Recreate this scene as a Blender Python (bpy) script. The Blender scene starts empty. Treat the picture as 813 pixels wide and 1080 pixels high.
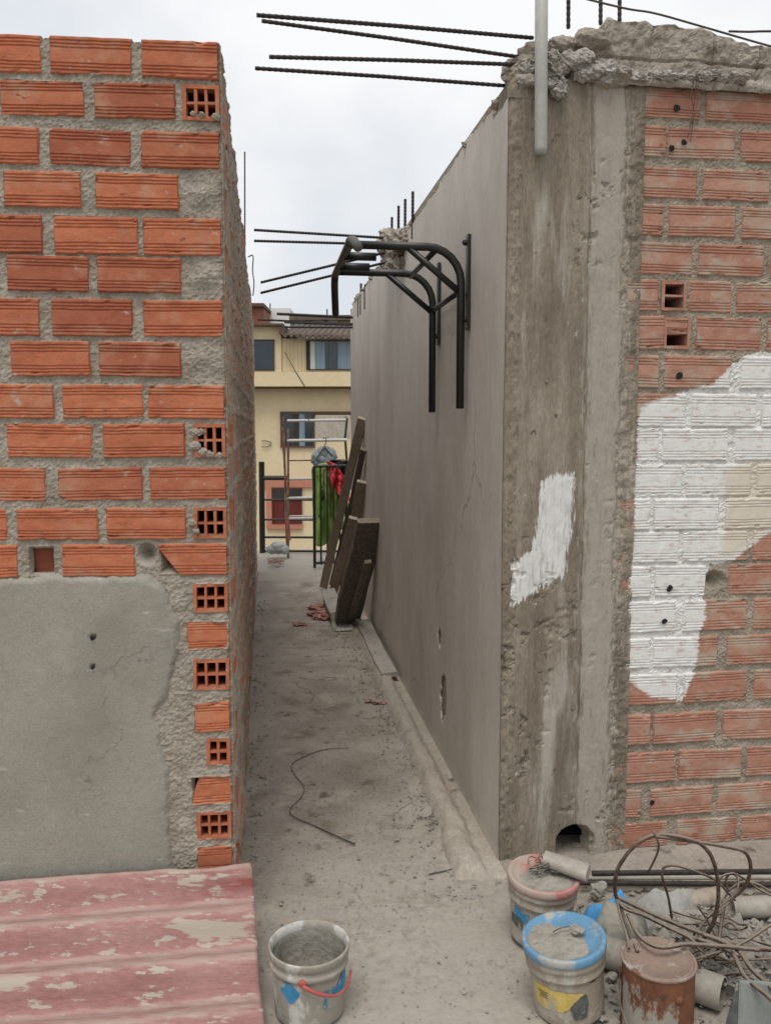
import bpy, bmesh, math, random
import numpy as np
from mathutils import Vector
random.seed(7)
C = bpy.context.scene
COL = C.collection
R = math.radians
V = lambda *a: np.array(a, dtype=float)
UP = V(0, 0, 1)

# ------------------------------------------------------------------ camera geometry
W0, H0, F, PITCH, EYE = 813.0, 1080.0, 900.0, R(5.6), 1.5
CAM = V(0, 0, EYE)
def ray(x, y):
    cx, cy = (x - W0/2)/F, (y - H0/2)/F
    fwd = V(0, math.cos(PITCH), -math.sin(PITCH)); dn = V(0, -math.sin(PITCH), -math.cos(PITCH))
    return fwd + cx*V(1, 0, 0) + cy*dn
def on_plane(x, y, p0, n):
    d = ray(x, y); t = np.dot(p0-CAM, n)/np.dot(d, n); return CAM + t*d
def on_z(x, y, z=0.0): return on_plane(x, y, V(0, 0, z), UP)
def at_y(x, y, Y): return on_plane(x, y, V(0, Y, 0), V(0, 1, 0))
def unit(v): return v/np.linalg.norm(v)

# alley frame: d runs down the passage, n points to its right
dv = ray(280, 452); dv[2] = 0; DIR = unit(dv); NRM = V(DIR[1], -DIR[0], 0)
CR = on_z(525, 908)                       # foot of the column's alley corner
WR = float(np.dot(CR, NRM))               # right alley face
UR = float(np.dot(CR, DIR))
CL = at_y(241, 600, 2.40); CL[2] = 0
LA = R(5.0)
EL = V(math.cos(LA), math.sin(LA), 0); NL = V(EL[1], -EL[0], 0)      # left front wall axis / outward normal
WL = float(np.dot(CL, NRM)); UL = float(np.dot(CL, DIR))
def A(u, w, z=0.0): return DIR*u + NRM*w + UP*z
def on_rwall(x, y): return on_plane(x, y, CR, NRM)
def on_lwall(x, y): return on_plane(x, y, CL, NL)
def on_front(x, y, off=0.0): return on_plane(x, y, CR - DIR*off, DIR)
def sz_left(x, y):
    p = on_lwall(x, y); return float(np.dot(p-CL, EL)), float(p[2])
def sz_right(x, y):
    p = on_front(x, y); return float(np.dot(p-CR, NRM)), float(p[2])
def uz_rwall(x, y):
    p = on_rwall(x, y); return float(np.dot(p, DIR)), float(p[2])

# ------------------------------------------------------------------ noise
def _h(ix, iy, s):
    n = (ix.astype(np.int64)*374761393 + iy.astype(np.int64)*668265263 + int(s)*982451653) & 0x7fffffff
    n = ((n ^ (n >> 13))*1274126177) & 0x7fffffff
    n = (n ^ (n >> 16)) & 0xffff
    return n/32767.5 - 1.0
def vnoise(x, y, s=0):
    x = np.asarray(x, float); y = np.asarray(y, float)
    xi, yi = np.floor(x), np.floor(y); fx, fy = x-xi, y-yi
    fx = fx*fx*(3-2*fx); fy = fy*fy*(3-2*fy)
    a, b = _h(xi, yi, s), _h(xi+1, yi, s); c, d = _h(xi, yi+1, s), _h(xi+1, yi+1, s)
    return (a*(1-fx)+b*fx)*(1-fy) + (c*(1-fx)+d*fx)*fy
def fbm(x, y, s=0, o=4, g=0.55):
    r = 0; a = 1; t = 0
    for k in range(o):
        r = r + a*vnoise(x*2.03**k+k*17.3, y*2.03**k-k*9.1, s+k); t += a; a *= g
    return r/t
def sdf_poly(px, py, poly):          # positive inside
    P = np.asarray(poly, float); d = np.full(px.shape, 1e9); ins = np.zeros(px.shape, bool)
    for i in range(len(P)):
        ax, ay = P[i]; bx, by = P[(i+1) % len(P)]
        ex, ey = bx-ax, by-ay; wx, wy = px-ax, py-ay
        t = np.clip((wx*ex+wy*ey)/(ex*ex+ey*ey+1e-12), 0, 1)
        d = np.minimum(d, (wx-ex*t)**2+(wy-ey*t)**2)
        c = ((ay > py) != (by > py)) & (px < (bx-ax)*(py-ay)/((by-ay) if by != ay else 1e-9)+ax)
        ins ^= c
    return np.where(ins, 1, -1)*np.sqrt(d)

# ------------------------------------------------------------------ object helpers
def tag(o, label=None, cat=None, group=None, kind=None):
    if label: o['label'] = label
    if cat: o['category'] = cat
    if group: o['group'] = group
    if kind: o['kind'] = kind
    return o
def thing(name, label, cat, loc=(0, 0, 0), group=None):
    o = bpy.data.objects.new(name, None); COL.objects.link(o); o.location = [float(v) for v in loc]
    o.empty_display_size = 0.1
    return tag(o, label, cat, group)
class MB:
    def __init__(s): s.v = []; s.f = []; s.a = {}
    def add(s, verts, faces, **attrs):
        b = sum(len(x) for x in s.v); verts = np.asarray(verts, float).reshape(-1, 3); s.v.append(verts)
        s.f.extend([tuple(int(i)+b for i in q) for q in faces])
        for k, val in attrs.items():
            s.a.setdefault(k, []).append((b, np.broadcast_to(np.asarray(val, float), (len(verts),))))
        return s
    def box(s, c, ax, ay, az, h, jit=0.0, **at):
        vs = []
        for i in (-1, 1):
            for j in (-1, 1):
                for k in (-1, 1):
                    vs.append(np.asarray(c)+i*h[0]*ax+j*h[1]*ay+k*h[2]*az+np.array([random.uniform(-jit, jit) for _ in range(3)]))
        return s.add(vs, [(0, 1, 3, 2), (4, 6, 7, 5), (0, 4, 5, 1), (2, 3, 7, 6), (0, 2, 6, 4), (1, 5, 7, 3)], **at)
    def tube(s, path, r, seg=8, caps=True, smooth=0, rag=0.0):
        P = [np.asarray(p, float) for p in path]
        if smooth:
            Q = []
            for i in range(len(P)-1):
                p0, p1, p2, p3 = P[max(i-1, 0)], P[i], P[i+1], P[min(i+2, len(P)-1)]
                for k in range(smooth):
                    t = k/smooth
                    Q.append(.5*((2*p1)+(-p0+p2)*t+(2*p0-5*p1+4*p2-p3)*t*t+(-p0+3*p1-3*p2+p3)*t**3))
            P = Q+[P[-1]]
        n = len(P); rr = [r]*n if np.isscalar(r) else (r if len(r) == n else list(np.interp(np.linspace(0, 1, n), np.linspace(0, 1, len(r)), r)))
        T = [unit(P[min(i+1, n-1)]-P[max(i-1, 0)]+1e-9) for i in range(n)]
        ref = UP if abs(T[0][2]) < .9 else V(1, 0, 0)
        N = unit(np.cross(T[0], ref)); vs = []; fs = []
        for i in range(n):
            N = unit(N-T[i]*np.dot(N, T[i])); B = np.cross(T[i], N)
            for k in range(seg):
                a = 2*math.pi*k/seg; q = rr[i]*(1+random.uniform(-rag, rag))
                vs.append(P[i]+q*(math.cos(a)*N+math.sin(a)*B))
        for i in range(n-1):
            for k in range(seg):
                k2 = (k+1) % seg
                fs.append((i*seg+k, i*seg+k2, (i+1)*seg+k2, (i+1)*seg+k))
        if caps:
            fs.append(tuple(range(seg-1, -1, -1))); fs.append(tuple((n-1)*seg+k for k in range(seg)))
        return s.add(vs, fs)
    def lathe(s, base, prof, seg=40, axis=UP, x=None, wob=0.0, cap0=False, cap1=False, seed=0, **at):
        axis = unit(np.asarray(axis, float)); x = unit(np.cross(axis, V(0, 1, 0.01))) if x is None else x; y = np.cross(axis, x)
        vs = []; fs = []
        for i, (r, z) in enumerate(prof):
            for k in range(seg):
                a = 2*math.pi*k/seg
                q = r*(1+wob*float(vnoise(math.cos(a)*1.7+seed, math.sin(a)*1.7+z*9, seed)))
                vs.append(np.asarray(base)+q*(math.cos(a)*x+math.sin(a)*y)+axis*z)
        m = len(prof)
        for i in range(m-1):
            for k in range(seg):
                k2 = (k+1) % seg; fs.append((i*seg+k, i*seg+k2, (i+1)*seg+k2, (i+1)*seg+k))
        if cap0: fs.append(tuple(range(seg-1, -1, -1)))
        if cap1: fs.append(tuple((m-1)*seg+k for k in range(seg)))
        return s.add(vs, fs, **at)
    def grid(s, P, keep=None, **attrs):       # P (ny, nx, 3)
        ny, nx = P.shape[:2]; idx = np.arange(ny*nx).reshape(ny, nx)
        q = np.stack([idx[:-1, :-1], idx[:-1, 1:], idx[1:, 1:], idx[1:, :-1]], -1).reshape(-1, 4)
        if keep is not None:
            kk = (keep[:-1, :-1] | keep[:-1, 1:] | keep[1:, 1:] | keep[1:, :-1]).reshape(-1); q = q[kk]
            used = np.unique(q); mp = np.full(ny*nx, -1); mp[used] = np.arange(len(used)); q = mp[q]
            return s.add(P.reshape(-1, 3)[used], q.tolist(), **{k: np.asarray(v).reshape(-1)[used] for k, v in attrs.items()})
        return s.add(P.reshape(-1, 3), q.tolist(), **{k: np.asarray(v).reshape(-1) for k, v in attrs.items()})
    def blob(s, c, r, amp=.35, seed=0, sub=3, scale=(1, 1, 1), freq=2.5):
        bm = bmesh.new(); bmesh.ops.create_icosphere(bm, subdivisions=sub, radius=1)
        vs = []
        for v in bm.verts:
            p = V(*v.co)
            k = 1+amp*float(fbm(p[0]*freq+seed*3.1+p[2]*1.3*freq, p[1]*freq-p[2]*.7*freq, seed, 3))
            vs.append(np.asarray(c)+p*k*r*np.asarray(scale))
        fs = [[v.index for v in f.verts] for f in bm.faces]; bm.free()
        return s.add(vs, fs)
    def build(s, name, mat, parent=None, smooth=False, label=None, bevel=0, solid=0):
        me = bpy.data.meshes.new(name); vs = np.concatenate(s.v)
        loc = np.array(parent_loc(parent)) if parent else np.zeros(3)
        me.from_pydata((vs-loc).tolist(), [], s.f)
        for k, lst in s.a.items():
            at = me.attributes.new(k, 'FLOAT', 'POINT'); arr = np.zeros(len(vs))
            for b, val in lst: arr[b:b+len(val)] = val
            at.data.foreach_set('value', arr)
        for k in LAYERS.get(mat.name, ()):
            if k not in s.a: me.attributes.new(k, 'FLOAT', 'POINT').data.foreach_set('value', np.full(len(vs), -1.0))
        if smooth: me.polygons.foreach_set('use_smooth', [True]*len(me.polygons))
        me.materials.append(mat); me.update()
        o = bpy.data.objects.new(name, me); COL.objects.link(o)
        if parent: o.parent = parent
        if label: o['label'] = label
        if solid:
            m = o.modifiers.new('solid', 'SOLIDIFY'); m.thickness = solid; m.offset = 0
        if bevel:
            m = o.modifiers.new('bevel', 'BEVEL'); m.width = bevel; m.segments = 2; m.limit_method = 'ANGLE'
        return o
def parent_loc(p):
    l = np.zeros(3)
    while p: l = l+np.array(p.location); p = p.parent
    return l

# ------------------------------------------------------------------ materials
LAYERS = {}
def mat(name, ramp, scale=6, detail=6, rough=.9, bump=.3, bscale=90, bdist=.004, stretch=(1, 1, 1), fine=.25, fscale=60,
        spots=None, layers=(), dust=None, cracks=None, metal=0.0, tone=None, rrange=0.0, spec=.25):
    m = bpy.data.materials.new(name); m.use_nodes = True; LAYERS[name] = [l[0] for l in layers]; nt = m.node_tree; N = nt.nodes; L = nt.links
    bs = N['Principled BSDF']; bs.inputs['Roughness'].default_value = rough; bs.inputs['Metallic'].default_value = metal
    bs.inputs['Specular IOR Level'].default_value = spec
    tc = N.new('ShaderNodeTexCoord'); mp = N.new('ShaderNodeMapping'); mp.inputs['Scale'].default_value = stretch
    L.new(tc.outputs['Object'], mp.inputs['Vector'])
    def noise(sc, det=6, ro=.6, vec=None, dist=0.0):
        n = N.new('ShaderNodeTexNoise'); n.inputs['Scale'].default_value = sc; n.inputs['Detail'].default_value = det
        n.inputs['Roughness'].default_value = ro; n.inputs['Distortion'].default_value = dist
        L.new((vec or mp).outputs[0 if vec is None else 'Object'], n.inputs['Vector']); return n.outputs['Fac']
    def cramp(fac, stops, interp='LINEAR'):
        r = N.new('ShaderNodeValToRGB'); e = r.color_ramp.elements; r.color_ramp.interpolation = interp
        while len(e) < len(stops): e.new(.5)
        for k, (p, c) in enumerate(stops):
            e[k].position = p; e[k].color = (c, c, c, 1) if np.isscalar(c) else (*c, 1)
        L.new(fac, r.inputs['Fac']); return r.outputs['Color']
    def mix(a, b, fac, mode='MIX'):
        x = N.new('ShaderNodeMix'); x.data_type = 'RGBA'; x.blend_type = mode
        for si, val in ((6, a), (7, b), (0, fac)):
            sock = x.inputs[si]
            if hasattr(val, 'is_linked'): L.new(val, sock)
            elif np.isscalar(val): sock.default_value = val if si == 0 else (val, val, val, 1)
            else: sock.default_value = (*val, 1)
        return x.outputs[2]
    def math_(op, a, b=0.0):
        x = N.new('ShaderNodeMath'); x.operation = op
        for k, val in enumerate((a, b)):
            if hasattr(val, 'is_linked'): L.new(val, x.inputs[k])
            else: x.inputs[k].default_value = val
        return x.outputs[0]
    def attr(n):
        x = N.new('ShaderNodeAttribute'); x.attribute_name = n; return x.outputs['Fac']
    n1 = noise(scale, detail)
    if len(ramp) > 1: col = cramp(n1, [(.3+.4*k/(len(ramp)-1), c) for k, c in enumerate(ramp)])
    else: col = mix(ramp[0], ramp[0], 0.0)
    if fine:
        f = cramp(noise(fscale, 5, .7), [(.25, 1-fine), (.75, 1+fine*.6)]); col = mix(col, f, 1.0, 'MULTIPLY')
    if tone:                       # each brick its own firing; recess backs darkened as painted shade
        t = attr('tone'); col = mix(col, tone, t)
    if spots:                      # (colour, scale, threshold, softness, stretch)
        for (c, sc, th, so, st) in spots:
            m2 = N.new('ShaderNodeMapping'); m2.inputs['Scale'].default_value = st; L.new(tc.outputs['Object'], m2.inputs['Vector'])
            n = N.new('ShaderNodeTexNoise'); n.inputs['Scale'].default_value = sc; n.inputs['Detail'].default_value = 8; n.inputs['Roughness'].default_value = .62
            L.new(m2.outputs[0], n.inputs['Vector'])
            col = mix(col, c, cramp(n.outputs['Fac'], [(th, 0.0), (min(th+so, 1), 1.0)]))
    if cracks:                     # hairline cracks: (scale, width, colour, how many survive)
        dn = N.new('ShaderNodeTexNoise'); dn.inputs['Scale'].default_value = cracks[0]*3; dn.inputs['Detail'].default_value = 6; L.new(tc.outputs['Object'], dn.inputs['Vector'])
        mv = mix(tc.outputs['Object'], dn.outputs['Color'], .30)
        vo = N.new('ShaderNodeTexVoronoi'); vo.feature = 'DISTANCE_TO_EDGE'; vo.inputs['Scale'].default_value = cracks[0]; L.new(mv, vo.inputs['Vector'])
        line = cramp(vo.outputs['Distance'], [(0.0, 1.0), (cracks[1], 0.0)])
        msk = cramp(noise(cracks[0]*1.1, 3, vec=tc), [(1-cracks[3], 0.0), (min(1-cracks[3]+.12, 1), 1.0)])
        col = mix(col, cracks[2], math_('MULTIPLY', line, msk))
    for ly in layers:              # coats with a shape of their own: ('attr', colour, ragged, soft, wear)
        kind, c, ragged, soft, wear = ly
        w = math_('MULTIPLY', math_('SUBTRACT', noise(38, 6, .65), .5), ragged*2)
        fac = math_('ADD', attr(kind), w)
        k = N.new('ShaderNodeMapRange'); L.new(fac, k.inputs[0]); k.inputs[1].default_value = -soft; k.inputs[2].default_value = soft
        fo = k.outputs[0]
        if wear: fo = math_('MULTIPLY', fo, cramp(noise(30, 7, .7), [(.30, 1-wear), (.48, 1.0)]))
        cc = mix(c, tuple(v*.82 for v in c), noise(14, 5))
        col = mix(col, cc, fo)
    if dust:                       # settled cement dust on up-facing faces
        g = N.new('ShaderNodeNewGeometry'); sx = N.new('ShaderNodeSeparateXYZ'); L.new(g.outputs['Normal'], sx.inputs[0])
        up = cramp(math_('ADD', sx.outputs[2], math_('MULTIPLY', math_('SUBTRACT', noise(24, 6), .5), .9)), [(dust[1], 0.0), (dust[1]+.35, 1.0)])
        col = mix(col, dust[0], math_('MULTIPLY', up, dust[2]))
    L.new(col, bs.inputs['Base Color'])
    if rrange:
        L.new(cramp(noise(scale*2, 5), [(.3, max(rough-rrange, 0)), (.7, min(rough+rrange, 1))]), bs.inputs['Roughness'])
    if bump:
        h = math_('ADD', noise(bscale, 6, .7), math_('MULTIPLY', noise(bscale*.22, 4), 1.4))
        b = N.new('ShaderNodeBump'); b.inputs['Strength'].default_value = bump; b.inputs['Distance'].default_value = bdist
        L.new(h, b.inputs['Height']); L.new(b.outputs[0], bs.inputs['Normal'])
    return m

WHITE = (.74, .74, .72); BEIGE = (.64, .585, .49)
DUST = (.33, .29, .24)
M = {}
M['brick'] = mat('fired_brick', [(.38, .12, .062), (.48, .16, .08), (.54, .20, .11)], 9, rough=.85, bump=.35, bscale=140, bdist=.002, stretch=(1, 1, 3), fine=.25,
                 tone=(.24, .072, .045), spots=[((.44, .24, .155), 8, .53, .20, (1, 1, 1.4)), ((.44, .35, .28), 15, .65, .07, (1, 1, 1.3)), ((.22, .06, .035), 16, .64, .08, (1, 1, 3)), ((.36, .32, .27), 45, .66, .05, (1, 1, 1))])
M['brick_old'] = mat('dusty_brick', [(.33, .175, .125), (.41, .215, .155), (.46, .265, .20)], 9, rough=.9, bump=.4, bscale=140, bdist=.002, stretch=(1, 1, 3), fine=.28,
                     tone=(.33, .145, .10), spots=[((.40, .325, .255), 8, .49, .16, (1, 1, 1.6)), ((.26, .11, .075), 10, .62, .1, (1, 1, 3)), ((.40, .36, .30), 42, .64, .05, (1, 1, 1))],
                     layers=(('paint', WHITE, .022, .004, .65), ('beige', BEIGE, .02, .012, .7)))
MORT = [(.235, .205, .165), (.315, .28, .23), (.385, .35, .30)]
M['mortar'] = mat('mortar', MORT, 14, bump=.5, bscale=150, bdist=.004, fine=.3, fscale=120)
M['mortar_old'] = mat('old_mortar', [(.24, .205, .158), (.31, .268, .21), (.38, .335, .27)], 12, bump=.7, bscale=150, bdist=.005, fine=.35, fscale=110,
                      layers=(('paint', WHITE, .028, .004, .75), ('beige', BEIGE, .02, .012, .8)))
M['side'] = mat('grazed_brick', [(.31, .26, .205), (.41, .35, .285)], 12, bump=.8, bscale=120, bdist=.006, fine=.35, fscale=90,
                layers=(('bricky', (.46, .235, .155), .012, .006, .5),))
M['patch'] = mat('trowelled_plaster', cracks=(2.2, .005, (.12, .11, .095), .46), ramp= [(.245, .23, .195), (.285, .268, .228), (.325, .305, .262)], scale=3.2, bump=.5, bscale=170, bdist=.003, fine=.22, fscale=140,
                 spots=[((.38, .365, .33), 9, .64, .1, (1, 1, 4)), ((.10, .09, .08), 70, .69, .03, (1, 1, 1)), ((.225, .208, .175), 2.2, .54, .15, (1, 1, 1)), ((.345, .325, .28), 1.7, .58, .12, (1, 1, 1)), ((.42, .40, .36), 7, .66, .03, (1, 1, 3.5))])
M['smooth'] = mat('float_plaster', cracks=(1.0, .004, (.20, .17, .15), .46), ramp= [(.51, .468, .415), (.555, .513, .457), (.60, .56, .505)], scale=2.6, bump=.3, bscale=55, bdist=.003, stretch=(1.6, 1.6, .8), fine=.13, fscale=30,
                  spots=[((.62, .58, .53), 5, .64, .14, (2.2, 2.2, .35)), ((.40, .355, .305), 7, .64, .10, (2.5, 2.5, .3)), ((.43, .385, .335), 1.3, .54, .22, (1, 1, .6))], layers=(('bare', (.13, .10, .075), .02, .006, .3),))
M['column'] = mat('column_concrete', [(.175, .145, .107), (.26, .222, .172), (.35, .31, .252)], 4.5, bump=.7, bscale=120, bdist=.006, stretch=(2.4, 2.4, .38), fine=.36, fscale=90,
                  layers=(('strip', (.40, .362, .305), .09, .014, .9), ('paint', WHITE, .045, .004, .6)),
                  spots=[((.41, .375, .32), 4, .58, .10, (2.6, 2.6, .3)), ((.175, .148, .113), 4, .58, .1, (2, 2, .35)), ((.12, .095, .07), 30, .645, .04, (1, 1, .8)), ((.45, .42, .37), 40, .67, .04, (1, 1, .7))])
M['crown'] = mat('rough_cement', [(.26, .225, .18), (.35, .31, .26), (.43, .39, .34)], 10, bump=.8, bscale=80, bdist=.008, fine=.35, fscale=80)
M['lump'] = mat('squeezed_cement', [(.30, .275, .24), (.40, .375, .34), (.47, .445, .41)], 16, bump=.9, bscale=60, bdist=.01, fine=.3, fscale=70)
M['floor'] = mat('dusty_screed', cracks=(1.3, .006, (.075, .062, .05), .5), ramp= [(.235, .207, .173), (.315, .281, .24), (.385, .35, .303)], scale=2.4, bump=.8, bscale=70, bdist=.005, fine=.28, fscale=70,
                 layers=(('pale', (.39, .358, .31), .45, .14, .9),),
                 spots=[((.36, .325, .275), 4.0, .56, .08, (1, 1, 1)), ((.19, .16, .128), 3.0, .57, .10, (1, 1, 1)), ((.145, .12, .096), 9.0, .60, .07, (1, 1, 1)), ((.09, .075, .062), 50, .73, .03, (1, 1, 1)), ((.40, .38, .35), 85, .74, .03, (1, 1, 1))])
M['kerb'] = mat('haunch_mortar', [(.33, .295, .245), (.42, .38, .325)], 7, bump=.5, bscale=80, bdist=.005, fine=.28, fscale=70,
                spots=[((.15, .13, .105), 9, .62, .1, (1, 1, 1))])
M['ground'] = mat('street_dirt', [(.14, .12, .10), (.22, .19, .16)], .4, bump=0)
M['rebar'] = mat('rebar_steel', [(.035, .03, .028), (.06, .05, .045)], 30, rough=.6, metal=.4, bump=.2, fine=.3)
M['rust'] = mat('rusted_wire', [(.07, .045, .033), (.12, .082, .06), (.165, .125, .10)], 30, rough=.85, metal=.1, bump=.5, bscale=200, fine=.35, dust=(DUST, .35, .6))
M['black'] = mat('black_enamel', [(.012, .012, .013), (.022, .021, .02)], 14, rough=.42, bump=.1, fine=.3, spec=.5, dust=((.12, .11, .10), .65, .35))
M['foam'] = mat('grey_grip', [(.10, .10, .095), (.17, .165, .155)], 20, rough=.8, bump=.3, fine=.2)
M['pvc'] = mat('grey_pvc', [(.33, .325, .305), (.42, .415, .39)], 7, rough=.55, bump=.1, fine=.12, spots=[((.28, .25, .21), 9, .58, .15, (3, 3, .6))])
M['pvc_old'] = mat('dusty_pvc', [(.30, .275, .235), (.38, .355, .31)], 9, rough=.7, bump=.15, fine=.2, spots=[((.22, .195, .16), 12, .58, .15, (1, 1, 1))])
M['wood'] = mat('weathered_timber', [(.28, .23, .18), (.38, .32, .26), (.46, .40, .335)], 7, bump=.5, bscale=60, stretch=(6, 6, .6), fine=.3, dust=(DUST, .45, .5))
M['wood_dark'] = mat('dark_timber', [(.11, .088, .068), (.17, .14, .11), (.26, .22, .18)], 14, bump=1.0, bscale=60, stretch=(5, 5, .7), fine=.35, dust=(DUST, .5, .5))
M['board_pale'] = mat('pale_board', [(.30, .28, .25), (.37, .35, .315)], 8, bump=.3, fine=.25, spots=[((.2, .175, .145), 10, .6, .1, (1, 1, 1))])
M['sheet'] = mat('flaking_red_paint', [(.28, .14, .125), (.34, .18, .165), (.38, .225, .205)], 5, rough=.85, bump=.5, bscale=90, bdist=.003, stretch=(.6, 2, 2), fine=.25, dust=((.40, .30, .265), .78, .75),  # dust on upward slopes, also set to imitate the wave shading
                 spots=[((.39, .335, .275), 6.5, .585, .03, (.5, 2.2, 2.2)), ((.40, .355, .30), 28, .585, .025, (.5, 1.8, 1.8)), ((.24, .075, .065), 7, .60, .06, (.3, 2.6, 2.6)), ((.16, .10, .085), 50, .68, .03, (.4, 1.5, 1.5))])
M['pail'] = mat('smeared_white_plastic', [(.44, .43, .395), (.53, .52, .485)], 5, rough=.65, bump=.4, bscale=80, fine=.12,
                spots=[((.29, .268, .228), 11, .43, .06, (1, 1, .5)), ((.35, .33, .29), 30, .55, .06, (1, 1, 1)), ((.19, .17, .14), 24, .67, .05, (1, 1, 1))])
M['cement'] = mat('dried_cement', [(.24, .22, .185), (.31, .29, .25), (.37, .35, .31)], 18, bump=.8, bscale=60, bdist=.008, fine=.3)
M['cement_dark'] = mat('dark_cement', [(.16, .145, .12), (.225, .205, .175), (.29, .27, .235)], 22, bump=.8, bscale=60, bdist=.008, fine=.35)  # darker version of the cement, for the bucket's bottom
M['bluepaint'] = mat('blue_print', [(.04, .20, .36), (.06, .26, .44)], 20, rough=.6, bump=.1, spots=[((.38, .36, .32), 26, .58, .06, (1, 1, 1))])
M['redplastic'] = mat('faded_red_plastic', [(.36, .075, .07), (.44, .11, .10)], 20, rough=.6, bump=.1, fine=.2)
M['redlid'] = mat('dusty_red_lid', [(.42, .17, .155), (.48, .235, .215)], 8, rough=.85, bump=.3, fine=.2, spots=[((.38, .32, .27), 9, .43, .12, (1, 1, 1)), ((.34, .29, .24), 30, .56, .06, (1, 1, 1))])
M['bluelid'] = mat('blue_lid', [(.10, .235, .37), (.15, .29, .43)], 8, rough=.6, bump=.15, fine=.1, spots=[((.37, .35, .31), 10, .545, .08, (1, 1, 1)), ((.34, .32, .28), 40, .585, .05, (1, 1, 1))])
M['pailgrimy'] = mat('grimy_plastic', [(.37, .345, .295), (.47, .445, .395)], 6, rough=.7, bump=.3, fine=.2, spots=[((.30, .26, .208), 9, .42, .05, (1, 1, .5)), ((.38, .34, .285), 22, .53, .05, (1, 1, 1)), ((.13, .11, .09), 20, .68, .05, (1, 1, 1))])
M['yellow'] = mat('yellow_label', [(.52, .38, .09), (.60, .46, .16)], 14, rough=.7, bump=.1, spots=[((.36, .33, .28), 20, .57, .07, (1, 1, 1))])
M['darkprint'] = mat('dark_print', [(.06, .07, .065), (.12, .13, .12)], 20, rough=.7, bump=.1, spots=[((.30, .28, .24), 26, .60, .06, (1, 1, 1))])
M['tin'] = mat('rusty_tin', [(.09, .04, .026), (.18, .075, .04), (.14, .058, .034)], 9, rough=.75, bump=.5, bscale=90, fine=.3, stretch=(1, 1, .6),
               layers=(('paint', (.31, .292, .255), .07, .008, .95),), spots=[((.085, .04, .025), 14, .62, .06, (1, 1, 1)), ((.36, .30, .25), 20, .66, .05, (1, 1, 1))])
M['tinlid'] = mat('dusty_tin_lid', [(.24, .165, .13), (.31, .235, .195)], 10, rough=.85, bump=.4, fine=.2, spots=[((.38, .345, .31), 16, .55, .06, (1, 1, 1)), ((.17, .08, .045), 10, .58, .08, (1, 1, 1)), ((.10, .06, .045), 30, .66, .05, (1, 1, 1))])
M['bag'] = mat('grey_sack', [(.29, .285, .265), (.37, .365, .34)], 9, rough=.75, bump=.4, bscale=30, bdist=.006, fine=.2, spots=[((.24, .215, .18), 8, .56, .12, (1, 1, 1))])
M['greenbag'] = mat('green_grey_plastic', [(.13, .15, .125), (.20, .215, .185)], 9, rough=.6, bump=.4, bscale=30, fine=.2, dust=(DUST, .5, .7))
M['blue'] = mat('blue_rag', [(.05, .22, .48), (.09, .32, .60)], 14, rough=.7, bump=.3, fine=.2, spots=[((.3, .28, .25), 16, .64, .06, (1, 1, 1))])
M['bluegrey'] = mat('faded_tray_plastic', [(.17, .185, .172), (.225, .24, .222)], 5, rough=.6, bump=.2, fine=.15, spots=[((.12, .16, .165), 4, .60, .1, (1, 1, 1)), ((.25, .22, .185), 8, .56, .1, (1, 1, 1))])
M['stone'] = mat('rubble', [(.26, .24, .205), (.34, .32, .285)], 20, bump=.6, bscale=60, fine=.3)
M['pink'] = mat('faded_red_rag', [(.36, .19, .17), (.45, .27, .24)], 18, bump=.4, fine=.25, dust=(DUST, .5, .7))
M['redrag'] = mat('red_scraps', [(.30, .085, .075), (.38, .16, .14)], 20, bump=.4, fine=.25, dust=(DUST, .6, .6))
M['cable'] = mat('dark_cable', [(.05, .045, .04), (.10, .09, .078)], 30, rough=.7, bump=.2, dust=(DUST, .5, .6))
M['ochre'] = mat('ochre_render', [(.64, .53, .33), (.70, .58, .37), (.74, .62, .41)], .9, bump=.1, bscale=20, fine=.08, fscale=10, spots=[((.40, .31, .17), 1.2, .66, .15, (1.5, 1, .5))])
M['ochre_clad'] = mat('ochre_cladding', [(.60, .49, .30), (.69, .57, .37)], 2.5, bump=.1, bscale=20, fine=.1, stretch=(3, 1, .2))
M['glass'] = mat('window_glass', [(.012, .022, .034), (.03, .045, .06)], 1.2, rough=.08, bump=0, fine=0, spec=.6)
M['curtain'] = mat('curtain_glass', [(.13, .20, .25), (.22, .30, .35)], 1.5, rough=.25, bump=0, stretch=(4, 1, .3), fine=.1, fscale=8, spec=.5)
M['drape'] = mat('white_drape', [(.50, .50, .47), (.58, .58, .55)], 3, bump=0, stretch=(6, 1, .3), fine=.1)
M['darkframe'] = mat('dark_frame', [(.03, .028, .026), (.05, .045, .04)], 4, rough=.6, bump=0)
M['brownframe'] = mat('brown_frame', [(.09, .055, .04), (.13, .085, .065)], 4, rough=.7, bump=0)
M['salmon'] = mat('salmon_render', [(.45, .185, .125), (.52, .235, .165)], 2, bump=.1, fine=.12, fscale=12)
M['redpane'] = mat('dark_red_shutter', [(.10, .018, .015), (.16, .035, .028)], 3, rough=.5, bump=0, stretch=(8, 1, .4))
M['roofsheet'] = mat('old_roof_sheet', [(.10, .075, .06), (.17, .13, .11)], 3, bump=.2)
M['whitewash'] = mat('white_render', [(.66, .66, .64), (.74, .74, .72)], .6, bump=0, fine=.06, fscale=6)
M['greyblock'] = mat('grey_block', [(.25, .235, .20), (.35, .33, .295)], 1.0, bump=0, fine=.2, fscale=5, stretch=(1, 1, 2))
M['redblock'] = mat('far_brick', [(.28, .12, .08), (.36, .17, .12)], 3, bump=0, fine=.25, fscale=9)
M['palebar'] = mat('white_tube', [(.50, .48, .45), (.62, .60, .57)], 9, rough=.5, bump=.1, fine=.2, spots=[((.22, .11, .07), 8, .64, .06, (1, 1, 1))])
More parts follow.
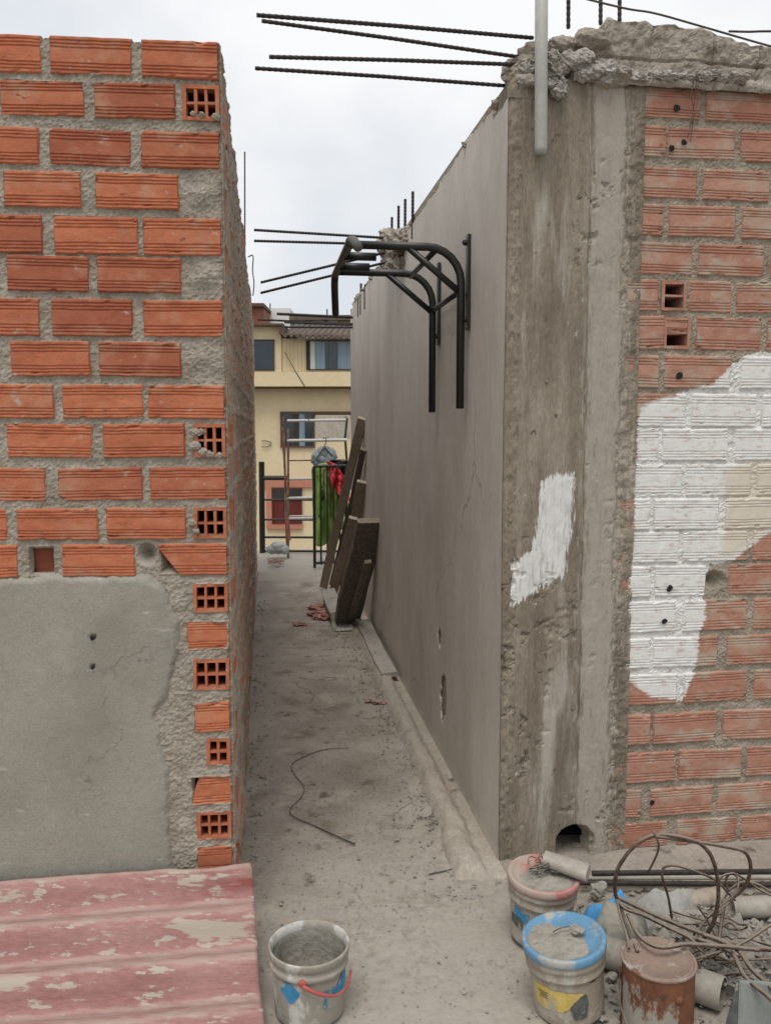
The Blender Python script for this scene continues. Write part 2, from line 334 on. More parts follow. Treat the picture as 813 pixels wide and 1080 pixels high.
M['rustbar'] = mat('rusty_tube', [(.10, .05, .035), (.20, .10, .07), (.33, .25, .21)], 9, rough=.7, bump=.2, fine=.3)
M['cream'] = mat('speckled_panel', [(.50, .46, .38), (.58, .54, .46)], 6, bump=.1, fine=.3, fscale=25, spots=[((.28, .26, .21), 14, .60, .06, (1, 1, 1))])
M['green'] = mat('green_cloth', [(.17, .31, .05), (.26, .42, .10)], 6, rough=.85, bump=.2, fine=.2, spots=[((.02, .035, .015), 7, .58, .04, (1, 1, .7)), ((.30, .05, .04), 10, .66, .04, (1, 1, 1))])
M['greenplain'] = mat('lime_cloth', [(.30, .42, .12), (.38, .49, .17)], 6, rough=.85, bump=.2, fine=.2)
M['red'] = mat('red_cloth', [(.50, .04, .055), (.60, .07, .08)], 6, rough=.85, bump=.2, fine=.15)
M['cloth_hole_black'] = mat('black_cloth_hole_dark', [(.012, .012, .014), (.025, .024, .026)], 6, rough=.9, bump=.2)  # black for cloth, also painted where holes are dark
M['greycloth'] = mat('grey_cloth', [(.20, .23, .26), (.32, .35, .38)], 12, rough=.9, bump=.3, fine=.25)
M['clearbag'] = mat('cloudy_bag', [(.36, .37, .37), (.50, .51, .52)], 12, rough=.35, bump=.6, bscale=25, bdist=.02, fine=.2)

# ------------------------------------------------------------------ brick walls
def brick(mb, O, ex, en, s0, s1, z0, z1, seed, attrs, deep=.055, cut=None):
    rnd = random.Random(seed); h = z1-z0; prof = [(0, -deep), (0, -.005), (.035, 0)]
    for g in (.11, .20, .29, .47 if rnd.random() < .0 else None, .70, .79, .88):
        if g is None: continue
        prof += [(g-.028, 0), (g-.012, -.0028), (g+.012, -.0028), (g+.028, 0)]
    prof += [(.965, 0), (1, -.005), (1, -deep)]
    n = max(5, int((s1-s0)/.014)); ss = np.concatenate([[0, .004], np.linspace(.012, s1-s0-.012, n), [s1-s0-.004, s1-s0]])
    tl = rnd.uniform(-.004, .004); yw = rnd.uniform(-.004, .004); oy = rnd.uniform(-.0025, .0025)
    T = np.array([p[0] for p in prof]); Dp = np.array([p[1] for p in prof])
    S, TT = np.meshgrid(ss, T); DD = np.repeat(Dp[:, None], len(ss), 1)
    L = s1-s0; S2 = S.copy()
    if cut is not None:
        S2 = cut(TT)*L*(1-S/L)+S
    edge = np.minimum(S, L-S)
    front = DD > -.02
    depth = np.where(front, DD+oy+yw*(S/L-.5)+.0018*fbm((s0+S)*40, (z0+TT*h)*55, seed, 3), DD)
    depth = np.where(front & (edge < .0041), depth-.004*(1-edge/.0041), depth)
    depth = np.where((edge < 1e-6), np.where(front, -.007, depth), depth)
    chip = fbm((s0+S)*55, (z0+TT*h)*55, seed+5, 3)
    near = np.minimum(edge, np.minimum(TT, 1-TT)*h)
    depth = np.where(front & (near < .012) & (chip > .32), depth-.012*(chip-.32)*2, depth)
    zz = z0+TT*h+tl*(S/L-.5)+.0012*fbm((s0+S)*30, TT*3, seed+9, 2)
    ssn = s0+S2+.0016*fbm(TT*4+seed, S*0+3.3, seed+2, 2)*np.where(edge < .003, 1, 0)
    P = O+ssn[..., None]*ex+zz[..., None]*UP+depth[..., None]*en
    sd = {k: f(ssn, zz) for k, f in attrs.items()}
    mb.grid(P, tone=np.full(S.shape, rnd.random()**1.8*.7), **sd)
    # ends
    for e in (0, len(ss)-1):
        c = P[:, e]; cc = c[[0, 1, -2, -1]]; mb.add(cc, [(0, 1, 2, 3)], tone=rnd.random()*.5, **{k: v[[0, 1, -2, -1], e] for k, v in sd.items()})
def hollow(mb, O, ex, en, s0, s1, z0, z1, attrs, nx=3, nz=2, deep=.235, skip=()):
    sh, wb = .010, .007; mid = (s0+s1)/2
    at = {k: float(f(np.array(mid), np.array((z0+z1)/2))) for k, f in attrs.items()}
    def bx(a, b, c, d, pr=0.0, back=deep):
        mb.box(O+ex*(a+b)/2+UP*(c+d)/2+en*(pr-back)/2, ex, UP, en, ((b-a)/2, (d-c)/2, (back+pr)/2), jit=.0012, tone=.3, **at)
    bx(s0, s0+sh, z0, z1); bx(s1-sh, s1, z0, z1)
    bx(s0+sh, s1-sh, z0, z0+sh, -.001); bx(s0+sh, s1-sh, z1-sh, z1, -.001)
    cw = (s1-s0-2*sh-(nx-1)*wb)/nx; ch = (z1-z0-2*sh-(nz-1)*wb)/nz
    for i in range(1, nx): a = s0+sh+i*cw+(i-1)*wb; bx(a, a+wb, z0+sh, z1-sh, -.002)
    for j in range(1, nz):
        c = z0+sh+j*ch+(j-1)*wb; bx(s0+sh, s1-sh, c, c+wb, -.003)
    mb.box(O+ex*mid+UP*(z0+z1)/2-en*(deep+.004), ex, UP, en, ((s1-s0)/2, (z1-z0)/2, .004), tone=.9, **at)  # back plate toned dark to paint the shade inside the cells
def rects_sd(S, Z, rects):             # negative inside a brick
    d = np.full(S.shape, 1.0)
    for (a, b, c, e) in rects:
        qx = np.abs(S-(a+b)/2)-(b-a)/2; qy = np.abs(Z-(c+e)/2)-(e-c)/2
        k = np.minimum(np.maximum(qx, qy), 0)+np.hypot(np.maximum(qx, 0), np.maximum(qy, 0)); d = np.minimum(d, k)
    return d
def mortar_field(mb, O, ex, en, s0, s1, z0, z1, st, rects, seed, attrs, base=-.0075, extra=None, drop=None, spillk=1.0):
    S, Z = np.meshgrid(np.arange(s0, s1+st*.5, st), np.arange(z0, z1+st*.5, st))
    sd = rects_sd(S, Z, rects)+.0025*fbm(S*70, Z*70, seed, 3)
    rough = .0036*fbm(S*34, Z*48, seed+1, 4)+.0030*fbm(S*150, Z*150, seed+2, 2)+.0025*fbm(S*9, Z*9, seed+3, 2)
    spill = spillk*(.004+.012*np.clip(fbm(S*11, Z*14, seed+6, 3), -.2, 1)+.016*np.clip(fbm(S*3.1, Z*3.6, seed+8, 2)-.25, 0, 1))
    h = base+rough+np.where(sd < 0, np.where(-sd < spill, .0045*(-sd/np.maximum(spill, 1e-3)) if True else 0, -(-sd-spill)*2.2+.003), 0)
    h = np.where(sd < -.006-np.maximum(spill, 0), np.minimum(h, -.02), h)
    if extra is not None: h = h+extra(S, Z)
    keep = sd > -(.016+np.maximum(spill, 0))
    if drop is not None: keep &= ~drop(S, Z, sd)
    P = O+S[..., None]*ex+Z[..., None]*UP+h[..., None]*en
    mb.grid(P, keep=keep, **{k: f(S, Z) for k, f in attrs.items()})

# ---- left wall
Lrows = [  # y_top, y_bot (measured at x=195), list of (x0, x1, kind)
 (43.7, 81, [(150, 236.5, 'b'), (53.5, 138, 'b'), (-34, 43, 'b')]),
 (90, 125, [(194, 236, 'h'), (100, 184, 'b'), (1, 88, 'b')]),
 (140, 176, [(150, 237, 'b'), (53, 137, 'b'), (-35, 40, 'b')]),
 (185, 220, [(101.5, 187.5, 'b'), (5, 85, 'b')]),
 (231, 268, [(152, 238, 'b'), (58, 144, 'b'), (-30, 44, 'b')]),
 (273, 307.5, [(103, 190, 'b'), (8, 93, 'b')]),
 (317.5, 354, [(152, 237, 'b'), (55, 139, 'b'), (-35, 41, 'b')]),
 (362, 396, [(105, 190, 'b'), (12, 94, 'b')]),
 (407, 440, [(157, 241, 'b'), (66.5, 150, 'b'), (-28, 56, 'b')]),
 (448, 481, [(206, 241, 'x'), (109.5, 194, 'b'), (8, 96, 'b')]),
 (494, 526, [(159, 244, 'b'), (62, 149, 'b'), (-30, 47, 'b')]),
 (536.5, 567, [(205.5, 243, 'h'), (113, 195, 'b'), (18, 102, 'b'), (-70, 7, 'b')]),
 (574.5, 605.5, [(168, 242, 'c'), (66, 141, 'b'), (30, 58, 'r'), (-60, 18, 'b')]),
 (617, 645, [(205, 243, 'h')]), (657, 685, [(198, 242, 's')]), (697, 727, [(205, 243, 'h')]), (742, 772, [(206, 243, 's')]),
 (781, 807, [(219, 242, 'h2')]), (820, 849, [(202, 245, 't')]), (858, 885, [(209, 243, 'h')]), (895, 922, [(209, 245, 's')]),
 (934, 960, [(209, 245, 'h')]), (970, 996, [(209, 245, 's')])]
lw = thing('brick_wall', 'left wall of bright orange ribbed bricks with a grey plastered lower half', 'brick wall', CL)
Lre = []; mbL = MB(); noattr = {}
z_top_left = sz_left(195, 43.7)[1]; seed = 100
for (yt, yb, bl) in Lrows:
    for (xa, xb, k) in bl:
        ym = (yt+yb)/2; a = sz_left(xa, ym)[0]; b = min(sz_left(xb, ym)[0], -.003); za = sz_left(195, yb)[1]; zb = sz_left(195, yt)[1]; seed += 1
        a = max(a, b-.24) if k == 'b' else a; a -= .003; b = min(b+.003, -.002); za -= .0035; zb += .003
        if k == 'r':     # brick knocked out, its back wall left, toned dark as recess shade
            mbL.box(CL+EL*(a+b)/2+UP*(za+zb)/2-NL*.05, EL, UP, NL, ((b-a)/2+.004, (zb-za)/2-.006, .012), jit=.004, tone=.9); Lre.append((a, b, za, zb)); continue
        Lre.append((a, b, za, zb))
        if k in ('h', 'x'): hollow(mbL, CL, EL, NL, a, b, za, zb, noattr)
        elif k == 'h2': hollow(mbL, CL, EL, NL, a, b, za, zb, noattr, nx=2)
        elif k == 'c': brick(mbL, CL, EL, NL, a, b, za, zb, seed, noattr, cut=lambda T: .30*np.clip(1-T*1.15, 0, 1))
        elif k == 't': brick(mbL, CL, EL, NL, a, b, za, zb, seed, noattr, cut=lambda T: .22*np.clip(T, 0, 1))
        else: brick(mbL, CL, EL, NL, a, b, za, zb, seed, noattr)
    # the wall goes on to the left out of the frame
    if len(bl) > 1:
        xl = min(r[0] for r in Lre[-len(bl):]) if k != 'r' else Lre[-1][0]
        za = sz_left(195, yb)[1]; zb = sz_left(195, yt)[1]
        while xl > -2.4:
            b = xl-.03; a = b-.23; seed += 1; brick(mbL, CL, EL, NL, a, b, za, zb, seed, noattr); Lre.append((a, b, za, zb)); xl = a
mbL.build('brickwork', M['brick'], lw)
hol = [sz_left(x, y) for (x, y) in []]
plast_poly = [sz_left(*p) for p in [(-700, 1300), (-700, 612), (-60, 613), (10, 612), (60, 611), (110, 614), (140, 610), (158, 612), (168, 617), (176, 632), (187, 652), (183, 694), (179, 722), (165, 757), (171, 793), (177, 821), (174, 855), (180, 907), (182, 960), (180, 1040)]]
plast_poly[0] = (plast_poly[1][0], -.1); plast_poly.append((plast_poly[-1][0], -.1))
xs, ys = zip(*[sz_left(x, 590) for x in (143, 168)])
notch = (xs[0], xs[1])
hole_x = [r for (yt, yb, bl) in Lrows for r in bl if r[2] in ('h', 'h2', 'x', 'r')]
mbm = MB()
def l_extra(S, Z):
    e = .006*np.clip(fbm(S*7, Z*7, 77, 3), 0, 1)
    low = np.clip((sz_left(195, 606)[1]-Z)/.03, 0, 1)
    e = e+low*(.005*fbm(S*26, Z*26, 55, 4)+.004)
    for (x, yt, yb) in ((215, 185, 222), (216, 273, 308), (216, 362, 397)):       # cells plugged with mortar
        a, za = sz_left(x, (yt+yb)/2); r = np.hypot((S-a)/.055, (Z-za)/.045); e = e+np.clip(1-r, 0, 1)*.010*(1+fbm(S*30, Z*30, 9, 3))
    a0, zz0 = sz_left(155, 585); e = e-.05*np.clip(1-np.hypot((S-a0)/.028, (Z-zz0)/.035), 0, 1)
    return np.where(S > -.006, np.minimum(e, .002), e)
zlo = sz_left(195, 1010)[1]
# rough mortar plugging part of a broken cell
Lho = [r for r in Lre if r[1]-r[0] < .14]
mortar_field(mbm, CL, EL, NL, -1.02, .0035, -.02, z_top_left-.004, .0042, Lre, 21, noattr, extra=l_extra, spillk=.40, drop=lambda S, Z, sd: rects_sd(S, Z, Lho) < -.0085)
mortar_field(mbm, CL, EL, NL, -2.5, -1.02, -.02, z_top_left-.004, .014, Lre, 21, noattr, extra=l_extra, spillk=.40)
ax, az = sz_left(213, 468)
for (x, y, r) in ((207, 456, .014), (206, 470, .016), (214, 477, .014), (221, 479, .012), (232, 480, .010), (213, 455, .010), (203, 551, .012), (207, 560, .010), (213, 121, .010), (228, 123, .012), (204, 120, .009)):
    mbm.blob(on_lwall(x, y)-NL*.002, r, .5, int(x), 3, (1, .7, .8), 3)
mbm.build('mortar', M['mortar'], lw, smooth=False)
# plaster coat
S, Z = np.meshgrid(np.arange(-2.5, -.02, .006), np.arange(-.02, 1.12, .006))
sd = sdf_poly(S, Z, plast_poly)+.022*fbm(S*9, Z*9, 5, 6, .75)-.03*np.clip(fbm(S*5, Z*5, 65, 3)-.1, 0, 1)
h = np.clip(sd*1.1, -.03, .004)+.0035+.0013*fbm(S*5, Z*5, 8, 3)+.0008*fbm(S*40, Z*12, 4, 2)
for (x, y, r) in ((99, 672, .006), (99, 703, .0045)):
    a, b = sz_left(x, y); h = h-.05*np.clip(1.4-np.hypot(S-a, Z-b)/r, 0, 1)
mb = MB(); mb.grid(CL+S[..., None]*EL+Z[..., None]*UP+h[..., None]*NL, keep=sd > -.012); mb.build('plaster_patch', M['patch'], lw, smooth=True)
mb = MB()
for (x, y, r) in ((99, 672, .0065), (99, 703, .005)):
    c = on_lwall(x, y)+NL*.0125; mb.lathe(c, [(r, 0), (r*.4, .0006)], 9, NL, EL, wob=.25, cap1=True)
mb.build('hole_dark_disc', M['cloth_hole_black'], lw)  # black discs paint the darkness of the drill holes
# alley face of the left wall
U, Z = np.meshgrid(np.concatenate([np.arange(0, .9, .008), np.arange(.9, 6.4, .022)]), np.arange(-.02, z_top_left+.004, .010))
course = ((z_top_left-Z)/.1215) % 1.0; row = np.floor((z_top_left-Z)/.1215)
jz = np.minimum(course, 1-course)*.1215; jl = ((U+row*.13) % .26); ju = np.minimum(jl, .26-jl)
jd = np.minimum(jz, ju)
bricky = jd-.012
h = np.where(jd < .014, .009*(.4+.6*np.clip(fbm(U*9, Z*9, 51, 2)+.6, 0, 1)), 0)+.006*fbm(U*14, Z*18, 31, 4)+.007*fbm(U*45, Z*45, 37, 3)+.016*np.clip(fbm(U*3, Z*4, 41, 3), 0, 1)-.002
h = h*np.clip(U/.05, 0, 1)
P = CL+U[..., None]*DIR+Z[..., None]*UP+h[..., None]*NRM
mb = MB(); mb.grid(P, bricky=np.where(fbm(U*3, Z*3, 3, 3) > -.15, bricky, -.05)); mb.build('alley_face', M['side'], lw)
# body behind the faces
mb = MB(); LLEN = 6.38
def prism(mb, poly, z0, z1):
    n = len(poly); vs = [V(p[0], p[1], z0) for p in poly]+[V(p[0], p[1], z1) for p in poly]
    mb.add(vs, [tuple(range(n-1, -1, -1)), tuple(range(n, 2*n))]+[(i, (i+1) % n, n+(i+1) % n, n+i) for i in range(n)])
a = CL-NL*.25-EL*.012; b = CL-NL*.25-EL*2.5
prism(mb, [a+DIR*.0, a+DIR*LLEN, b+DIR*LLEN, b], -.02, z_top_left-.012)
mb.build('wall_core', M['mortar'], lw)
mb = MB()     # capping course joint on top and the outer end
S = np.arange(-2.5, 0, .02); prism(mb, [CL-NL*.012-EL*.012, CL-NL*.249-EL*.012, CL-NL*.249-EL*2.5, CL-NL*.012-EL*2.5], z_top_left-.03, z_top_left-.014)
mb.build('wall_top', M['mortar'], lw)

# ---- right wall
Rrows = [
 (92.5, 122.5, [(669.5, 743.5), (749, 829)]), (133, 164, [(671, 705), (708, 781), (785, 850)]), (176, 207, [(670.5, 738), (746, 815)]),
 (216, 247, [(669.5, 702), (709, 781), (787, 850)]), (256, 288, [(666, 733), (740.5, 812)]), (295.5, 327, [(662, 696.5), (731, 774), (781, 850)]),
 (334, 367.5, [(664, 703), (738, 808)]), (375.5, 408, [(664, 697), (704.5, 778), (785, 850)]), (416, 449, [(657, 729), (733, 803)]),
 (453, 485, [(656, 697), (702, 775), (780, 850)]), (491, 522.5, [(653, 724), (728, 801)]), (527, 558, [(653, 688), (693, 763), (769, 840)]),
 (562, 592.5, [(653, 718), (724, 796)]), (598, 628.5, [(653, 688), (695, 747), (772, 840)]), (635, 666, [(655, 716), (724, 790), (799, 860)]),
 (674, 703.5, [(655, 688), (693, 763), (770, 840)]), (712, 742, [(655, 716), (725, 792), (799, 860)]), (754, 784, [(652, 688), (692.5, 760), (766, 840)]),
 (794, 824, [(651, 715), (719.5, 786), (791, 850)]), (833, 860, [(649, 679), (689, 754), (760, 830)]), (868, 892, [(645.5, 706), (717.5, 780), (785, 850)])]
paint_px = [(727, 413), (755, 404), (776, 384), (792, 373), (806, 371), (860, 370), (860, 555), (815, 563), (797, 576), (775, 593), (753, 597), (746, 625), (748, 655), (741, 668), (738, 705), (722, 740), (690, 737), (655, 712), (657, 700), (660, 665), (663, 632), (668, 600), (671, 560), (672, 510), (675, 475), (676, 430), (700, 420)]
paint_poly = [sz_right(*p) for p in paint_px]
beige_poly = [sz_right(*p) for p in [(768, 496), (790, 488), (860, 482), (860, 553), (815, 561), (797, 574), (780, 586), (762, 590), (768, 545)]]
f_paint = lambda S, Z: sdf_poly(S, Z, paint_poly)
f_beige = lambda S, Z: sdf_poly(S, Z, beige_poly)-.002
RA = {'paint': f_paint, 'beige': f_beige}
FN = -DIR
O_R = CR+DIR*.022; O_R[2] = 0       # brick plane sits a little behind the column's face
rw = thing('brick_wall', 'right wall of dusty pale red ribbed bricks with a patch of white paint', 'brick wall', CR+NRM*.4)
Rre = []; mbR = MB(); seed = 900; z_top_right = sz_right(740, 92.5)[1]; s_brk = sz_right(655, 600)[0]
for (yt, yb, bl) in Rrows:
    za = sz_right(740, yb)[1]-.0035; zb = sz_right(740, yt)[1]+.003
    for (xa, xb) in bl:
        ym = (yt+yb)/2; a = sz_right(xa, ym)[0]; b = sz_right(xb, ym)[0]; b = min(b, a+.235)+.003; a -= .003; seed += 1; Rre.append((a, b, za, zb))
        brick(mbR, O_R, NRM, FN, a, b, za, zb, seed, RA)
    e = Rre[-1][1]
    while e < 2.6:
        a = e+.022; e = a+.225; seed += 1; Rre.append((a, e, za, zb)); brick(mbR, O_R, NRM, FN, a, e, za, zb, seed, RA)
a, b = sz_right(701, 311)[0], sz_right(727, 311)[0]
za, zb = sz_right(740, 367.5)[1], sz_right(740, 334)[1]; a2, b2 = sz_right(703, 350)[0], sz_right(731, 350)[0]; hollow(mbR, O_R, NRM, FN, a2, b2, za, zb, RA, nx=1, nz=2, deep=.2); Rre.append((a2, b2, za, zb)); brick(mbR, O_R, NRM, FN, a2+.001, b2-.004, za+(zb-za)*.52, zb-.002, 4321, RA, deep=.02)
za, zb = sz_right(740, 327)[1], sz_right(740, 295.5)[1]; hollow(mbR, O_R, NRM, FN, a, b, za, zb, RA, nx=1, nz=2, deep=.2); Rre.append((a, b, za, zb))
mbR.build('brickwork', M['brick_old'], rw)
mbm = MB()
def r_extra(S, Z):
    e = .007*np.clip(fbm(S*7, Z*7, 177, 3), 0, 1)
    low = np.clip((sz_right(740, 892)[1]-Z)/.03, 0, 1); e = e+low*(.004*fbm(S*22, Z*22, 55, 3)+.008)
    ed = np.clip(1-(S-(s_brk-.03))/.05, 0, 1); return e+ed*.012*(1+fbm(S*20, Z*20, 3, 3))
a0, z0b = sz_right(757, 613)
e_extra = lambda S, Z: r_extra(S, Z)-.05*np.clip(1-np.hypot((S-a0)/.045, (Z-z0b)/.035), 0, 1)
s_l = sz_right(630, 600)[0]
Rho = [Rre[-1], Rre[-2]]
mortar_field(mbm, O_R, NRM, FN, s_l, 1.45, -.02, z_top_right+.01, .0046, Rre, 61, RA, extra=e_extra, spillk=.7, drop=lambda S, Z, sd: rects_sd(S, Z, Rho) < -.0085)
mortar_field(mbm, O_R, NRM, FN, 1.45, 2.62, -.02, z_top_right+.01, .016, Rre, 61, RA, extra=r_extra)
mbm.build('mortar', M['mortar_old'], rw)
# black discs painting the dark of knocked and drilled holes in the bricks
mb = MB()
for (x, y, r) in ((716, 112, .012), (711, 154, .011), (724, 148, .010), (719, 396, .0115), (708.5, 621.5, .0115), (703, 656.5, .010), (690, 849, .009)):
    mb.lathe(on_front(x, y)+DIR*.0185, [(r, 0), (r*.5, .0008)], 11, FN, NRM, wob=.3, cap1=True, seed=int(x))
mb.build('hole_dark_disc', M['cloth_hole_black'], rw)
mb = MB(); core_a = CR+DIR*.28+NRM*.012; core_b = CR+DIR*.28+NRM*2.62
prism(mb, [core_a, core_b, core_b+DIR*4.75, core_a+DIR*4.75], -.02, z_top_right+.01); mb.build('wall_core', M['mortar_old'], rw)
# cement crown on top of the wall (the beam the next storey will sit on)
top_px = [(556, 66), (566, 40), (578, 24), (590, 15), (612, 17), (640, 16), (660, 19), (690, 22), (720, 27), (750, 30), (780, 41), (813, 47), (900, 60), (1200, 60)]
tp = np.array([sz_right(*p) for p in top_px]); tp[-1, 0] = 2.62
s0c = sz_right(604, 60)[0]
sS = np.arange(s0c, 2.62, .008); tt = np.linspace(0, 1, 46); zb0 = z_top_right-.004
zt = zb0+(np.interp(sS, tp[:, 0], tp[:, 1])-zb0)*np.clip((sS-s0c)/.12, .15, 1)**.6+.014*fbm(sS*14, sS*0, 3, 4)
S, TT = np.meshgrid(sS, tt)
fr = TT < .62
zz = np.where(fr, zb0+(zt[None]-zb0)*np.minimum(TT/.62, 1), zt[None]-.02*(TT-.62))
dep = np.where(fr, .008+.012*fbm(S*10, zz*12, 12, 4)+.008*fbm(S*50, zz*50, 14, 3)+.010*np.clip(fbm(S*4, zz*9, 18, 2), 0, 1), .006-(TT-.62)*.42)
ridge = np.exp(-((zz-zb0-.015)/.022)**2); dep = dep+np.where(fr, ridge*.022*(.8+.7*fbm(S*16, S*0, 8, 3)), 0)
zz = zz+np.where(fr, 0, .016*fbm(S*20, TT*20, 9, 3))
for (xc, k_) in ((756, .9), (690, .5), (803, .6)):
    dep = dep-np.where(fr, .016*k_*np.exp(-((S-sz_right(xc, 60)[0]-.012*fbm(zz*16, zz*0, xc, 3))/.0035)**2), 0)
dep = dep-np.where(fr, .010*np.exp(-((zz-zb0-.085-.01*fbm(S*9, S*0, 5, 3))/.004)**2), 0)
mb = MB(); mb.grid(O_R+S[..., None]*NRM+zz[..., None]*UP+dep[..., None]*FN); mb.build('cement_crown', M['crown'], rw)
mb = MB()
for i, p in enumerate([(655, 77), (672, 82), (690, 80), (704, 82), (722, 80), (741, 82), (752, 78), (763, 82), (776, 83)]):
    mb.blob(on_front(*p)-DIR*.002, random.uniform(.016, .028), .8, 40+i, 3, (1.3, .8, .7), 3)
mb.build('mortar_bead', M['lump'], rw)

# ------------------------------------------------------------------ concrete column at the corner
cl = thing('concrete_column', 'grey-brown concrete corner column with a white paint splash and rebar sticking out of its top', 'column', CR)
s_end = sz_right(664, 500)[0]; z_ct = sz_right(600, 82)[1]
S, Z = np.meshgrid(np.arange(0, s_end+.03, .0048), np.concatenate([np.arange(-.02, z_ct, .0058)]))
s1 = sz_right(547, 500)[0]-sz_right(531, 500)[0]; sr = sz_right(616, 500)[0]; sb = sz_right(655, 500)[0]
edgeL = S; h = .0016*fbm(S*55, Z*.7, 21, 3)+ .0015*fbm(S*60, Z*8, 2, 3)+.002*fbm(S*6, Z*3, 7, 3)
strip = np.clip((s1+.006*fbm(Z*9, Z*0, 3, 4)-S)/.006, 0, 1)
h = h-strip*(.004+.0065*fbm(S*50, Z*34, 6, 4)*np.clip(S/.02, .15, 1))-.004*np.exp(-((S-s1*1.9)/.0025)**2)*(fbm(Z*6, S*0, 4, 2) > -.2)
wob = .007*fbm(Z*7, Z*0+2, 22, 4)
rs = np.clip((S-sr-wob)/.006, 0, 1); h = h-rs*.007-.012*np.exp(-((S-sr-wob)/.0035)**2)
pit = np.clip(fbm(S*24, Z*24, 91, 4)-.30, 0, 1)*np.clip(fbm(S*3, Z*2.2, 93, 2)+.25, 0, 1); h = h-pit*.06+.0022*fbm(S*30, Z*22, 95, 4)
right = np.clip((S-sb+.02+.014*fbm(Z*13, Z*0, 71, 4))/.012, 0, 1); h = h-right*(.006+.008*(.6+fbm(S*40, Z*40, 72, 4)))
h = np.where(S < .010, h-(.010-S)*(.55+.35*fbm(Z*22, Z*0, 5, 3)), h)
hp = [sz_right(*p) for p in [(588, 905), (588, 886), (593, 878), (604, 872), (618, 874), (625, 884), (624, 906)]]
hs = sdf_poly(S, Z, hp)+.006*fbm(S*30, Z*30, 2, 3)
h = np.where(hs > -.01, h-np.clip((hs+.01)*3, 0, .08), h)
cpaint = [sz_right(*p) for p in [(571, 508), (580, 501), (605, 500), (603, 545), (598, 590), (592, 610), (575, 618), (556, 630), (540, 640), (540, 596), (550, 588), (562, 578), (566, 545)]]
ap = sdf_poly(S, Z, cpaint); ast = np.minimum(S-sr-wob, sb-S)
P = CR+S[..., None]*NRM+Z[..., None]*UP+h[..., None]*FN
mb = MB(); mb.grid(P, keep=hs < .012, paint=ap, strip=ast); mb.build('column_face', M['column'], cl)
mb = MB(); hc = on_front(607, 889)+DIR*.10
mb.box(hc+DIR*.06, NRM, UP, DIR, (.09, .075, .01)); mb.build('recess_dark_panel', M['cloth_hole_black'], cl)  # black panel paints the dark inside the base hole
mb = MB(); p0 = CR+DIR*.04+NRM*.008; p1 = CR+DIR*.04+NRM*(s_end-.0)
zc = hp[3][1]+.02
prism(mb, [p0, p1, p1+DIR*.125, p0+DIR*.125], zc, z_ct-.01)
hx0, hx1 = hp[0][0]-.012, hp[-1][0]+.012
prism(mb, [p0, CR+DIR*.04+NRM*hx0, CR+DIR*.165+NRM*hx0, p0+DIR*.125], -.02, zc-.001)
mb.build('column_core', M['column'], cl)
# top of the column: broken cement head with squeezed lumps
mb = MB(); rl = random.Random(5)
for i in range(46):
    x = rl.uniform(553, 672); yb_ = np.interp(x, [547, 560, 590, 672], [60, 38, 22, 22]); y = rl.uniform(yb_+12, 88)
    mb.blob(on_front(x, y)+DIR*rl.uniform(.02, .16), rl.uniform(.03, .05), .38, i, 3, (1.2, 1, .8), 2.0)
mb.build('cement_head', M['crown'], cl)
mb = MB()
for i in range(30):
    x = rl.uniform(572, 640); y = rl.uniform(58, 86) if x < 615 else rl.uniform(70, 86)
    mb.blob(on_front(x, y)-DIR*rl.uniform(-.005, .022), rl.uniform(.014, .028), .6, 60+i, 3, (1.1, .9, .9), 2.4)
for i in range(8):
    x = rl.uniform(548, 562); y = rl.uniform(60, 90); mb.blob(on_front(x, y)+DIR*rl.uniform(.01, .05), rl.uniform(.014, .024), .6, 90+i, 3)
mb.build('cement_lump', M['lump'], cl)
def rebar(name, path, r, parent, m='rebar', label=None):
    b = MB(); P = [np.asarray(p) for p in path]; Q = [P[0]]
    for i in range(len(P)-1):
        n = max(2, int(np.linalg.norm(P[i+1]-P[i])/.009))
        Q += [P[i]+(P[i+1]-P[i])*k/n for k in range(1, n+1)]
    b.tube(Q, [r*(1.13 if k % 2 else .93) for k in range(len(Q))], 8); return b.build(name, M[m], parent, label=label)
fy = float(on_front(560, 60)[1])
for (xa, ya, xb, yb_, dy, lab) in ((271, 16, 562, 40, -.16, 'topmost rebar, thick and nearly straight'), (276, 22, 553, 61, .10, 'second rebar, sloping down more steeply than the others'),
                             (284, 60, 568, 69, -.05, 'third rebar, nearly level'), (269, 72, 540, 91, .08, 'lowest rebar of the four')):
    rebar('rebar', [at_y(xb, yb_, fy+.06+dy*.2), at_y((xa+xb)/2, (ya+yb_)/2-.8, fy-.03+dy*.7), at_y(xa, ya, fy-.12+dy)], .0062, cl, label=lab)
for (x, y0, y1) in ((599, 30, -60), (633, 26, -70), (653, 24, -60)):
    rebar('rebar', [at_y(x, y0, fy+.1), at_y(x+.5, y1, fy+.1)], .0065, cl)

